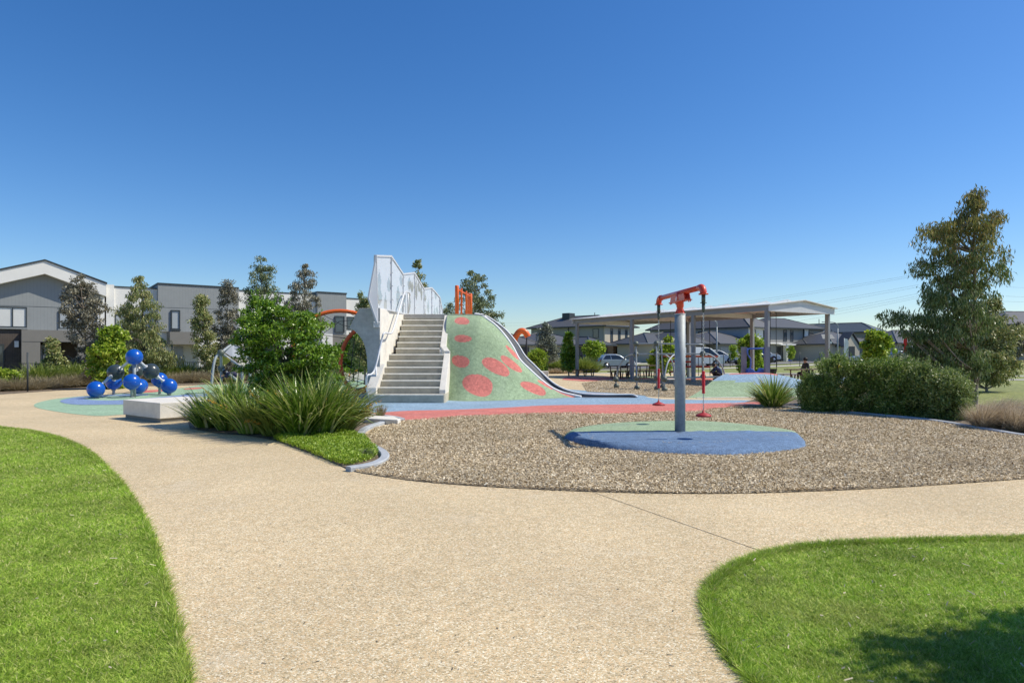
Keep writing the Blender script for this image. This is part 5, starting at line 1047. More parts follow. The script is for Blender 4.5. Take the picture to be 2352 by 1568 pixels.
w_ = MB(); w_.slab([(.6, -1.4, 2.1), (2.6, -1.4, 4.1), (2.6, -1.4, 4.25), (.6, -1.4, 2.25)], (0, 1.6, 0)); w_.slab([(2.6, -1.4, 4.1), (4.6, -1.4, 2.1), (4.6, -1.4, 2.25), (2.6, -1.4, 4.25)], (0, 1.6, 0)); w_.build('porch_roof', M['tile2'], t); wp('porch_opening', 'trim', t, (1.9, -1.25, 0), (3.2, -1.19, 2.2)); wp('garage_door', 'garage_g', t, (5.3, -.06, 0), (8.8, .02, 2.2))
t = house('low house with a slate roof mostly hidden by the big gum tree', 2060, 92, 20, .45)
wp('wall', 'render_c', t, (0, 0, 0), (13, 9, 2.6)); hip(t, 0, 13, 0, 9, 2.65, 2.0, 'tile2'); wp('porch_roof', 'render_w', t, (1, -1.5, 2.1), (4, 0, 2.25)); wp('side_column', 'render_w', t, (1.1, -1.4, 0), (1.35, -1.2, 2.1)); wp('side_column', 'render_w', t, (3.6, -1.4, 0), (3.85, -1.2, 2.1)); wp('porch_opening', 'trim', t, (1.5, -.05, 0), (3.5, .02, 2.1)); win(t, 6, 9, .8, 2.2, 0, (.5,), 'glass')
t = house('dark single-storey house between the two gum trees', 2215, 88, 10, .3)
wp('wall', 'render_d', t, (0, 0, 0), (6.2, 9, 2.7)); hip(t, 0, 6.2, 0, 9, 2.75, 1.7, 'tile2'); win(t, 1, 3, .5, 2.2, 0, (.5,), 'glass')
t = house('two-storey grey brick house cut by the right edge of the frame', 2308, 86, 8, .35)
wp('wall', 'gbrick', t, (0, 0, 0), (14, 11, 5.05)); hip(t, 0, 14, 0, 11, 5.1, 2.1, 'tile', .6); wp('dark_band', 'trim', t, (2.2, -.1, 3.6), (14, .02, 4.7)); win(t, 3.0, 6.5, .3, 2.4, 0, (.3, .6), 'glass'); wp('garage_door', 'garage', t, (-3.2, .5, 0), (-.02, .7, 2.4)); wp('side_wall', 'render_d', t, (-3.4, .7, 0), (-.02, 6, 2.6))
# ---------------------------------------------------------------- trees and shrubs
def tree(name, lab, cat, D, prof, px0, leaf, bark='bark', n=9000, L_=.10, W_=.018, droop=.6, clump=.22, seed=0, base_z=0., tr=.06, depth=.8, group=None, zoff=0., limbs=26, flat=.8, young=0., shoots=0, dens=1.5):
    """crown filled with leaf clumps inside a measured outline: rows of (y, left, right) in the photograph"""
    rg = random.Random(seed); rng = np.random.default_rng(seed); x0 = (px0 - CX) / F * D
    t = thing(name, lab, cat, (x0, D, base_z), 0, group)
    rows = [(EYE - (y - HZ) / F * D - base_z, (a - CX) / F * D - x0, (b - CX) / F * D - x0) for y, a, b in prof]; rows.sort()
    zs_ = [r_[0] for r_ in rows]; zlo, zhi = zs_[0], zs_[-1]
    def ext(z): z = min(max(z, zlo), zhi); return float(np.interp(z, zs_, [r_[1] for r_ in rows])), float(np.interp(z, zs_, [r_[2] for r_ in rows]))
    cl = []; wmax = max(r_[2] - r_[1] for r_ in rows); nc_ = max(26, int(n / 125 * dens))
    while len(cl) < nc_:
        z = rg.uniform(zlo, zhi); a, b = ext(z)
        if rg.random() > (b - a) / wmax * 1.0 + .08: continue
        h = (b - a) / 2; c = (a + b) / 2; an = rg.uniform(0, 6.283); q = rg.random() ** .42
        nz = 1.06 - .34 * rg.random() + .16 * math.sin(z * 4.3 + an * 2 + seed)
        cl.append((c + h * q * math.cos(an) * nz, h * depth * q * math.sin(an) * nz, z, min(clump, .12 + .5 * h) * rg.uniform(.55, 1.15)))
    # trunk and limbs
    m_ = MB(); zt_ = zlo + (zhi - zlo) * .93; a, b = ext(zt_); cx_ = (a + b) / 2
    tp = spline([Vector((0, 0, -.03)), Vector((rg.uniform(-.04, .04), 0, zlo * .6 + .1)), Vector((cx_ * .4, .03, lerp(zlo, zhi, .45))), Vector((cx_, 0, zt_))], 5)
    m_.tube(tp, [tr * (1.25 if i == 0 else 1) * (1 - .85 * i / (len(tp) - 1)) for i in range(len(tp))], 8)
    for k in range(min(limbs, len(cl))):
        c = cl[int(k * len(cl) / limbs) % len(cl)]; e_ = Vector(c[:3]); zz = max(.15, min(zt_, e_.z - (.25 + .5 * math.hypot(e_.x, e_.y)))); s_ = min(tp, key=lambda p: abs(p.z - zz))
        md_ = s_.lerp(e_, .5) + Vector((0, 0, -.06 * (e_ - s_).length)); m_.tube(spline([s_, md_, e_], 3), [tr * .42 * (1 - .8 * i / 6) + .003 for i in range(7)], 5, cap=False)
    m_.build('trunk', M[bark], t)
    cl = np.array(cl); i = rng.integers(0, len(cl), n); cc = cl[i]
    d = rng.normal(size=(n, 3)); d /= np.linalg.norm(d, axis=1)[:, None]; rr = rng.random(n) ** .45
    p = cc[:, :3] + d * (rr * cc[:, 3])[:, None] * np.array([1, 1, flat])
    ax = rng.normal(size=(n, 3)) * (1 - droop * .6); ax[:, 2] -= droop * 1.6; ax /= np.linalg.norm(ax, axis=1)[:, None]
    s_ = np.cross(ax, rng.normal(size=(n, 3))); s_ /= np.linalg.norm(s_, axis=1)[:, None]
    l = (L_ * (.6 + .7 * rng.random(n)))[:, None]; w_ = (W_ * (.7 + .6 * rng.random(n)))[:, None]
    bend = np.cross(ax, s_) * l * .18
    V = np.stack([p, p + ax * l * .5 + s_ * w_ + bend, p + ax * l, p + ax * l * .5 - s_ * w_ + bend], 1)
    for _ in range(shoots):                           # upright shoots breaking the outline
        z = zlo + (zhi - zlo) * (1 - .75 * rng.random() ** 1.3); a, b = ext(z); h = (b - a) / 2; an = rng.random() * 6.283
        s0_ = np.array([(a + b) / 2 + h * .9 * math.cos(an), h * depth * .9 * math.sin(an), z - .05]); dr = np.array([math.cos(an) * .35, math.sin(an) * .35, 1.]) + rng.normal(0, .15, 3); hl = rng.uniform(.12, .34); k = 34
        u_ = rng.random(k)[:, None]; p_ = s0_ + dr * u_ * hl; ax_ = rng.normal(0, .5, (k, 3)) + np.array([0, 0, .9]); ax_ /= np.linalg.norm(ax_, axis=1)[:, None]; q_ = np.cross(ax_, rng.normal(size=(k, 3))); q_ /= np.linalg.norm(q_, axis=1)[:, None]
        V = np.concatenate([V, np.stack([p_, p_ + ax_ * L_ * .4 + q_ * W_ * .6, p_ + ax_ * L_ * .8, p_ + ax_ * L_ * .4 - q_ * W_ * .6], 1)])
    if young:                                         # upper crown leaves in olive: the sunlit top is put into the colour
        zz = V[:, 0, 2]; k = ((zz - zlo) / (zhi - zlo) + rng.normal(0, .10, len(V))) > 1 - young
        np_mesh('sunlit_leaves', V[k], 4, M['gum_t'], t); V = V[~k]
    np_mesh('crown', V, 4, M[leaf], t); return t
gum = 'narrow young gum tree standing before the townhouses'
tree('gum_tree', 'purple grey gum tree in front of the white gable end', 'tree', 36, [(634, 180, 196), (655, 155, 212), (700, 134, 236), (740, 150, 240), (790, 160, 244), (835, 165, 238), (860, 175, 225)], 200, 'gum_p', n=11500, L_=.13, W_=.033, droop=.3, clump=.34, seed=1, limbs=40, tr=.09)
tree('gum_tree', 'broad olive weeping gum tree behind the ball climber', 'tree', 36, [(632, 316, 328), (665, 300, 347), (710, 272, 366), (760, 278, 378), (800, 285, 398), (838, 295, 405), (862, 315, 390)], 335, 'gum_o', n=14500, L_=.19, W_=.021, droop=.9, clump=.36, seed=2, limbs=40, tr=.1)
tree('gum_tree', 'slender green gum tree left of the twin purple gum', 'tree', 37, [(668, 459, 466), (700, 446, 479), (735, 438, 500), (765, 440, 505), (820, 450, 510), (858, 465, 510)], 482, 'gum_o', n=9000, L_=.14, W_=.026, droop=.5, clump=.3, seed=3, limbs=30)
tree('gum_tree', 'purple grey gum tree just left of the tall middle gum', 'tree', 38, [(645, 517, 530), (675, 501, 548), (720, 490, 556), (780, 470, 562), (830, 475, 560), (860, 485, 540)], 520, 'gum_p', n=9500, L_=.13, W_=.028, droop=.4, clump=.32, seed=4, limbs=34)
tree('gum_tree', 'tallest gum tree rising above the leafy shrub', 'tree', 39, [(588, 594, 604), (615, 572, 628), (650, 574, 634), (685, 556, 642), (730, 558, 650), (790, 560, 650), (850, 575, 640)], 601, 'gum', n=10500, L_=.15, W_=.026, droop=.5, clump=.36, seed=5, limbs=40, tr=.09)
tree('gum_tree', 'tall grey gum tree with a pointed top left of the orange hoop', 'tree', 39, [(607, 698, 706), (632, 680, 717), (665, 664, 730), (700, 655, 740), (740, 654, 745), (800, 658, 745), (850, 668, 735)], 700, 'gum_p', n=10500, L_=.18, W_=.023, droop=.8, clump=.34, seed=6, limbs=36, tr=.08)
tree('gum_tree', 'olive gum tree tucked behind the concrete tower wing', 'tree', 33, [(670, 828, 838), (690, 824, 845), (730, 816, 856), (780, 806, 864), (840, 800, 870)], 838, 'gum_o', n=8000, L_=.12, W_=.026, droop=.4, clump=.3, seed=7, limbs=30)
tree('gum_tree', 'small young gum before the entry door of the gabled townhouse', 'tree', 32, [(780, 112, 130), (805, 102, 138), (830, 94, 146), (858, 90, 150)], 122, 'gum_o', n=4200, L_=.14, W_=.04, droop=.3, clump=.22, seed=8, limbs=24, tr=.035)
tree('young_maple', 'bright lime green young tree beside the ball climber', 'tree', 29, [(750, 254, 268), (775, 232, 284), (810, 208, 291), (840, 206, 288), (865, 222, 288), (888, 240, 285)], 262, 'bright', n=9000, L_=.15, W_=.055, droop=.2, clump=.26, seed=9, limbs=30, tr=.045)
tree('gum_tree', 'gum tree top showing above the screens of the tower', 'tree', 45, [(600, 953, 964), (615, 948, 972), (650, 944, 978), (720, 930, 985), (800, 930, 990)], 960, 'gum_o', n=8000, L_=.16, W_=.035, droop=.4, clump=.35, seed=10, limbs=24, tr=.09)
tree('gum_tree', 'dark gum tree behind the orange guard posts', 'tree', 40, [(621, 1080, 1096), (640, 1070, 1110), (665, 1052, 1122), (700, 1040, 1146), (735, 1042, 1150), (790, 1045, 1145), (840, 1060, 1130)], 1092, 'gum', n=10500, L_=.18, W_=.032, droop=.6, clump=.38, seed=11, limbs=36, tr=.1)
tree('gum_tree', 'distant small gum between the screens and the orange guard posts', 'tree', 52, [(688, 1028, 1036), (705, 1018, 1044), (740, 1012, 1050), (800, 1014, 1050)], 1031, 'gum', n=3500, L_=.16, W_=.04, droop=.4, clump=.35, seed=12, limbs=16)
tree('gum_tree', 'second dark gum hidden behind the left end screen', 'tree', 46, [(672, 852, 864), (700, 846, 876), (760, 842, 880), (820, 850, 880)], 862, 'gum_k', n=5000, L_=.17, W_=.034, droop=.5, clump=.35, seed=13, limbs=20)
tree('young_maple', 'bright leafy tree seen through the dull orange hoop', 'tree', 37, [(768, 806, 835), (790, 780, 842), (820, 765, 850), (850, 772, 850)], 812, 'shrubleaf', n=8000, L_=.15, W_=.05, droop=.2, clump=.3, seed=14, limbs=24)
tree('leafy_shrub', 'large spreading bright green shrub growing out of the strap leaf plants', 'shrub', 14.3, [(688, 588, 612), (703, 572, 632), (725, 556, 742), (738, 552, 752), (755, 540, 748), (775, 514, 762), (795, 530, 778), (812, 545, 772), (835, 560, 772), (862, 570, 768), (890, 590, 755), (925, 620, 735)], 692, 'shrubleaf', n=28000, L_=.075, W_=.018, droop=.1, clump=.21, seed=15, limbs=110, tr=.028, depth=.75, flat=.42, shoots=60)
tree('gum_tree', 'big dark weeping gum tree rising behind the right hand bushes', 'tree', 20, [(434, 2228, 2248), (455, 2212, 2262), (480, 2192, 2276), (505, 2192, 2290), (515, 2118, 2290), (545, 2110, 2300), (590, 2104, 2308), (625, 2104, 2318), (660, 2106, 2296), (690, 2092, 2270), (705, 2055, 2262), (730, 2044, 2262), (775, 2058, 2262), (810, 2085, 2250), (840, 2120, 2248), (870, 2160, 2235)], 2240, 'gum_k', 'bark_g', n=26000, L_=.16, W_=.016, droop=.9, clump=.28, seed=16, limbs=130, tr=.08, young=.36, dens=1.9)  # top of this crown gets the olive leaves coloured as sunlit
tree('gum_tree', 'smaller yellow green gum tree with low branches at the lawn edge', 'tree', 27, [(688, 2262, 2284), (715, 2240, 2312), (750, 2215, 2334), (790, 2185, 2334), (830, 2170, 2318), (855, 2180, 2322), (873, 2196, 2312)], 2267, 'gum_o', 'bark_g', n=15000, L_=.17, W_=.024, droop=.6, clump=.32, seed=17, limbs=60, tr=.06)
tree('young_maple', 'lime green street tree behind the blue glider', 'tree', 46, [(770, 1712, 1728), (785, 1698, 1754), (815, 1700, 1752), (840, 1694, 1748), (850, 1704, 1735)], 1725, 'bright', n=9000, L_=.19, W_=.07, droop=.2, clump=.34, seed=18, limbs=30)
tree('young_maple', 'lime green street tree behind the right part of the bar climber', 'tree', 47, [(775, 1532, 1540), (795, 1515, 1546), (815, 1494, 1546), (835, 1492, 1540), (850, 1500, 1536)], 1520, 'bright', n=7000, L_=.19, W_=.07, droop=.2, clump=.34, seed=19, limbs=26)
tree('gum_tree', 'thin silvery gum behind the foot of the slide', 'tree', 50, [(740, 1246, 1254), (755, 1238, 1266), (780, 1232, 1272), (805, 1234, 1278), (828, 1240, 1282)], 1256, 'silver', n=7000, L_=.17, W_=.035, droop=.3, clump=.36, seed=20, limbs=24)
tree('round_shrub', 'bright green conifer shrub beside the slide and the low house', 'shrub', 44, [(806, 1224, 1244), (820, 1214, 1254), (835, 1214, 1256), (850, 1220, 1256)], 1236, 'bright', n=7000, L_=.18, W_=.025, droop=-.5, clump=.35, seed=21, limbs=20)
tree('young_maple', 'narrow leafy young tree left of the first shelter post', 'tree', 46, [(765, 1305, 1312), (785, 1296, 1312), (805, 1294, 1320), (830, 1290, 1324), (845, 1292, 1320)], 1307, 'shrubleaf', n=5000, L_=.2, W_=.06, droop=.1, clump=.3, seed=22, limbs=20)
tree('young_maple', 'feathery light green tree in front of the stone portal house', 'tree', 66, [(786, 1352, 1368), (796, 1344, 1390), (808, 1342, 1388), (818, 1348, 1370)], 1360, 'bright', n=5000, L_=.22, W_=.07, droop=.1, clump=.45, seed=23, limbs=20)
tree('young_maple', 'lime green young tree rising above the right hand bushes', 'tree', 34, [(764, 1998, 2024), (780, 1990, 2042), (795, 1980, 2040), (815, 1984, 2034), (840, 1990, 2030)], 2008, 'bright', n=8000, L_=.16, W_=.06, droop=.15, clump=.26, seed=24, limbs=26)
tree('gum_tree', 'small grey gum in front of the grey brick house', 'tree', 66, [(742, 2328, 2342), (765, 2320, 2352), (795, 2318, 2356), (812, 2324, 2352)], 2338, 'gum_p', n=4000, L_=.25, W_=.06, droop=.4, clump=.5, seed=25, limbs=16, base_z=.1)
tree('gum_tree', 'tall gum tree off to the right that shades the rounded lawn', 'tree', 3.05, [(600, 3650, 4200), (440, 3300, 4300), (150, 3230, 4500), (-100, 3400, 4600), (-500, 3800, 4600)], 4100, 'gum_k', n=22000, L_=.13, W_=.02, droop=.6, clump=.3, seed=26, limbs=30, tr=.08)
for k, (px, y, lab) in enumerate(((1815, 825, 'thin staked sapling on the verge before the balcony house'), (1610, 0, ''), (1683, 0, 'wispy sapling beside the white wagon'))):
    if k == 1: continue
    D = 76 if k == 0 else 74; tree('sapling', lab, 'tree', D, [(795, px - 5, px + 5), (808, px - 9, px + 9), (822, px - 6, px + 6)], px, 'bright', n=900, L_=.22, W_=.05, droop=.1, clump=.4, seed=40 + k, limbs=14, tr=.03, base_z=.2)
# ---------------------------------------------------------------- strap-leaved plants and grasses
def tuft(name, lab, cat, loc, n, length, spread, wd, leaf, seed, rad=.12, stiff=.5, group=None, flowers=0, sc_=(1, 1), wind=(0, 0), seg=7):
    rng = np.random.default_rng(seed); t = thing(name, lab, cat, loc, 0, group)
    a = rng.random(n) * 2 * np.pi; q = rng.random(n) ** .6; r0 = rad * q
    b = np.stack([np.cos(a) * r0 * sc_[0], np.sin(a) * r0 * sc_[1], np.zeros(n)], 1)
    th = spread * (q * .8 + .2 * rng.random(n)) + rng.normal(0, .08, n); a2 = a + rng.normal(0, .35, n)
    L_ = length * (.55 + .5 * rng.random(n)); bend = (1 - stiff) * (.5 + rng.random(n)) * (.4 + q)
    s_ = np.linspace(0, 1, seg); ph = th[:, None] + bend[:, None] * s_[None, :] ** 1.5
    dx = np.cumsum(np.sin(ph), 1) / seg * L_[:, None]; dz = np.cumsum(np.cos(ph), 1) / seg * L_[:, None]
    dx -= dx[:, :1]; dz -= dz[:, :1]
    X = b[:, 0:1] + dx * np.cos(a2)[:, None] * (.6 + .4 * sc_[0]) + wind[0] * s_[None, :] ** 2 * L_[:, None]; Y = b[:, 1:2] + dx * np.sin(a2)[:, None] * (.6 + .4 * sc_[1]) + wind[1] * s_[None, :] ** 2 * L_[:, None]; Z = np.maximum(dz, .01)
    yaw = a2 + np.pi / 2 + rng.normal(0, .5, n); w_ = wd * (.7 + .5 * rng.random(n))[:, None] * (1 - s_[None, :] ** 2.2 * .93) * .5
    ox = np.cos(yaw)[:, None] * w_; oy = np.sin(yaw)[:, None] * w_
    V = np.stack([np.stack([X - ox, Y - oy, Z], 2), np.stack([X + ox, Y + oy, Z + w_ * .3], 2)], 2)
    strips('leaves', V, M[leaf], t)
    if flowers:
        k = flowers; idx = rng.integers(0, n, k)
        for i in idx:
            fm = []
            j0 = int(seg * .55); pts = np.stack([X[i, j0:], Y[i, j0:], Z[i, j0:]], 1)
            for _ in range(60):
                u = rng.random() * (len(pts) - 1); f0 = int(u); c = pts[f0] * (1 - (u - f0)) + pts[min(f0 + 1, len(pts) - 1)] * (u - f0) + rng.normal(0, .012, 3); e = rng.normal(0, .011, (4, 3)); fm.append([c + e[0], c + e[1], c + e[2], c + e[3]])
            np_mesh('flower_spike', np.array(fm), 4, M['flower'] if i % 3 else M['seed'], t)
    return t
sl = 'long green strap leaves arching from the bed in front of the tower'
defs = [(478, 984, 230, .78, 'strap', 'low dark strap leaf clump at the left end of the island bed', 1), (528, 990, 330, 1.00, 'strap', 'strap leaf clump second from the seat block with an orange flower spike', 3), (578, 998, 300, .84, 'strap', 'dark strap leaf clump below the left side of the leafy shrub', 2),
        (634, 1003, 380, .86, 'strap_y', 'yellowish strap leaf clump arching over the paving below the leafy shrub', 3), (688, 1006, 560, 1.12, 'strap', 'largest strap leaf clump at the front of the island bed', 4), (735, 1003, 520, 1.12, 'strap', 'tall strap leaf clump above the ground cover', 5), (778, 996, 480, .92, 'strap_y', 'yellow green strap leaf clump with flower spikes leaning over the bark pit', 12),
        (610, 966, 300, 1.02, 'strap', 'strap leaf clump at the back of the island bed behind the leafy shrub', 2), (728, 962, 420, 1.26, 'strap', 'tallest strap leaf clump at the back right of the island bed', 3), (540, 962, 300, 1.05, 'strap', 'strap leaf clump at the back left of the island bed', 1), (660, 975, 300, .95, 'strap', 'strap leaf clump growing round the stems of the leafy shrub', 1)]
for k, (px, py, n, L_, lf, lab, fl) in enumerate(defs):
    p = G(px, py); tuft('strap_leaf_plant', lab, 'plant', (p.x, p.y, .02), int(n * 1.0), L_ * 1.36, .56, .040, lf, 100 + k, rad=.20, stiff=.26, flowers=fl, sc_=(1.2, .8), group='strap leaf plants in the island bed')
p = G(1775, 936); tuft('strap_leaf_plant', 'spiky strap leaf clump on its own left of the dark bushes', 'plant', (p.x, p.y, .02), 620, 1.25, .95, .03, 'strap', 120, rad=.22, stiff=.5, flowers=2)
for k, (px, py, h, lab) in enumerate(((874, 962, .42, 'small brown grass tuft by the white slab'), (843, 958, .45, 'small brown grass tuft beside the strap leaves at the red rubber edge'))):
    p = G(px, py); tuft('grass_tuft', lab, 'plant', (p.x, p.y, .02), 320, h, .35, .006, 'straw', 130 + k, rad=.07, stiff=.8)
for k, (px, py, h, w0, lab) in enumerate(((2268, 985, .85, .36, 'wind-bent brown ornamental grass next to the dark bushes'), (2345, 992, .80, .40, 'wind-bent brown ornamental grass cut by the right edge'), (2310, 965, .72, .36, 'brown ornamental grass behind the two in front at the right edge'))):
    p = G(px, py); tuft('ornamental_grass', lab, 'plant', (p.x, p.y, .02), 2600, h, .85, .006, 'brown', 140 + k, rad=.22, stiff=.35, wind=(w0, 0), group='brown ornamental grasses at the right')
# green ground cover at the tip of the island bed
cov = smooth2(GP([(628, 1012), (660, 1003), (720, 1004), (790, 998), (830, 1008), (852, 1024), (866, 1043), (858, 1056), (830, 1066), (800, 1072), (768, 1066), (720, 1046), (670, 1027)]))
rng = np.random.default_rng(77); n = 90000; x = -4.6 + 2.9 * rng.random(n); y = 8.6 + 4.2 * rng.random(n); k = inside(cov, x, y); x, y = x[k], y[k]; n = len(x); a = rng.random(n) * 6.28
hh = .05 + .055 * (.5 + .5 * np.sin(x * 9) * np.cos(y * 7)); z0 = rng.random(n) * hh; l = .012 + .012 * rng.random(n); dx, dy = np.cos(a) * l, np.sin(a) * l
V = np.stack([np.stack([x, y, z0 + .02], 1), np.stack([x + dx - dy * .3, y + dy + dx * .3, z0 + .03 + rng.random(n) * .02], 1), np.stack([x + dx * 1.8, y + dy * 1.8, z0 + .035 + rng.random(n) * .02], 1), np.stack([x + dx + dy * .3, y + dy - dx * .3, z0 + .03], 1)], 1)
tag(np_mesh('ground_cover', V, 4, M['cover'], kind='stuff'), 'bright green creeping ground cover behind the curved kerb', 'ground cover')
tree('small_weed', 'small dark green weed at the kerb end of the ground cover', 'plant', 9.55, [(1032, 826, 850), (1044, 812, 862), (1054, 814, 862)], 838, 'darkbush2', n=900, L_=.025, W_=.006, droop=-.3, clump=.06, seed=88, limbs=12, tr=.004)
# dense needle bushes on the right
bush = [(1868, 17.6, [(872, 1856, 1880), (890, 1838, 1905), (915, 1832, 1910), (942, 1845, 1900)], 'darkbush', 'leftmost dark green bush behind the strap leaf clump'), (1925, 17.4, [(828, 1912, 1940), (845, 1884, 1965), (880, 1872, 1985), (915, 1880, 1980), (946, 1890, 1970)], 'darkbush', 'tall dark green bush with ragged shoots left of the bush group middle'),
        (2000, 17.0, [(826, 1985, 2010), (845, 1955, 2040), (880, 1945, 2060), (920, 1955, 2060), (956, 1965, 2050)], 'darkbush', 'dark green bush in the middle of the bush group below the lime tree'), (2075, 16.4, [(824, 2055, 2085), (850, 2030, 2115), (890, 2020, 2130), (930, 2025, 2135), (962, 2040, 2120)], 'darkbush', 'dark green bush in front of the big gum trunk'),
        (2130, 16.0, [(835, 2108, 2135), (860, 2085, 2165), (900, 2080, 2185), (935, 2085, 2185), (970, 2100, 2175)], 'darkbush2', 'mid green fine leaved bush right of the bush group middle'), (2185, 15.5, [(858, 2162, 2190), (880, 2135, 2222), (915, 2130, 2232), (945, 2135, 2228), (978, 2150, 2210)], 'darkbush2', 'feathery lighter green bush at the right end of the bush group')]
for k, (px, D, pr, lf, lab) in enumerate(bush):
    pr = [(y + 9 * math.sin(y * .3 + k * 2), a + 4 * math.sin(y + k), b + 4 * math.cos(y * .7 + k)) for y, a, b in pr]
    tree('needle_bush', lab, 'bush', D, pr, px, lf, n=15000, L_=.072, W_=.011, droop=-.5, clump=.20, seed=60 + k, limbs=40, tr=.03, depth=.9, shoots=75, group='bushes along the back of the bark pit')
# planting bed in front of the townhouses: repeated grasses, three kinds
def protos(kind, **k): return tuft(loc=(0, -300, 0), **k)
rg = random.Random(9)
def scatter(pro, spots, lab, grp, sc0=(.8, 1.25)):
    for i, (x, y) in enumerate(spots):
        s_ = rg.uniform(*sc0); o = pro if i == 0 else copy_tree(pro)
        o.location = (x, y, .01); o.rotation_euler = (0, 0, rg.uniform(0, 6.28)); o.scale = (s_ * 1.15, s_ * 1.15, s_); tag(o, lab, None, grp)
def row(pts, n, j):
    c = spline([G(*p) for p in pts], 10); return [(lambda q: (q.x + rg.uniform(-j, j), q.y + rg.uniform(-j, j)))(c[int((i + rg.random()) / n * (len(c) - 1))]) for i in range(n)]
l1 = 'low straw coloured grass tuft along the path edge before the townhouses'
g1 = tuft('grass_tuft', l1, 'plant', (0, -300, 0), 420, .62, .95, .010, 'straw', 201, rad=.2, stiff=.4); scatter(g1, row([(-20, 900), (60, 896), (150, 891), (240, 886), (300, 883)], 24, .35) + row([(400, 880), (460, 878), (540, 876)], 14, .3), l1, 'straw grass tufts in the far planting bed', (1.1, 1.6))
l2 = 'yellow green strap leaf tuft in the middle of the bed before the townhouses'
g2 = tuft('strap_leaf_tuft', l2, 'plant', (0, -300, 0), 300, .80, .75, .028, 'strap_y', 202, rad=.22, stiff=.5); scatter(g2, row([(80, 889), (150, 886), (230, 881), (330, 876)], 32, .7) + row([(300, 878), (380, 877), (440, 876)], 10, .4), l2, 'yellow green strap leaf tufts in the far planting bed', (1.3, 1.9))
l3 = 'olive grass mound filling the bed before the townhouses'
g3 = tuft('grass_mound', l3, 'plant', (0, -300, 0), 420, .75, .95, .016, 'gum_o', 203, rad=.25, stiff=.35); scatter(g3, row([(-30, 894), (60, 890), (160, 884), (260, 880)], 18, .8) + row([(440, 873), (560, 872), (700, 870)], 12, .8), l3, 'olive grass mounds in the far planting bed', (1.1, 1.6))
l4 = 'green strap leaf tuft in the bed beyond the slide'
g4 = tuft('strap_leaf_tuft', l4, 'plant', (0, -300, 0), 330, 1.05, .75, .035, 'strap_y', 204, rad=.28, stiff=.5); scatter(g4, row([(1232, 855.5), (1280, 856), (1322, 856), (1338, 855)], 26, .9) + row([(840, 866), (790, 867), (720, 869)], 9, .6), l4, 'green strap leaf tufts beyond the slide', (1.1, 1.7))
l5 = 'pale straw grass tuft at the front of the bed beyond the slide'
g5 = tuft('grass_tuft', l5, 'plant', (0, -300, 0), 300, .55, .95, .012, 'brown', 205, rad=.2, stiff=.35); scatter(g5, row([(1236, 857.5), (1275, 858), (1322, 858)], 12, .3), l5, 'pale straw tufts beyond the slide')
tree('round_shrub', 'bright green shrub at the far left edge among the grasses', 'shrub', 28, [(845, -10, 12), (858, -14, 36), (872, -14, 44), (884, -10, 38)], 12, 'bright', n=5000, L_=.10, W_=.035, droop=0, clump=.2, seed=30, limbs=16)
tree('round_shrub', 'brownish twiggy shrub between the purple gum and the lime tree', 'shrub', 31, [(836, 205, 222), (850, 195, 235), (868, 195, 232)], 214, 'brown', n=5000, L_=.09, W_=.015, droop=-.2, clump=.2, seed=31, limbs=20)
tree('round_shrub', 'low green shrub behind the net climber fence', 'shrub', 40, [(828, 710, 760), (845, 700, 800), (858, 700, 800)], 750, 'gum_o', n=6000, L_=.14, W_=.03, droop=0, clump=.3, seed=32, limbs=16)
tree('round_shrub', 'dark mixed shrub on the verge beyond the right hand bushes', 'shrub', 60, [(812, 2080, 2140), (822, 2050, 2170), (836, 2045, 2175)], 2110, 'gum', n=5000, L_=.22, W_=.05, droop=0, clump=.5, seed=33, limbs=16)
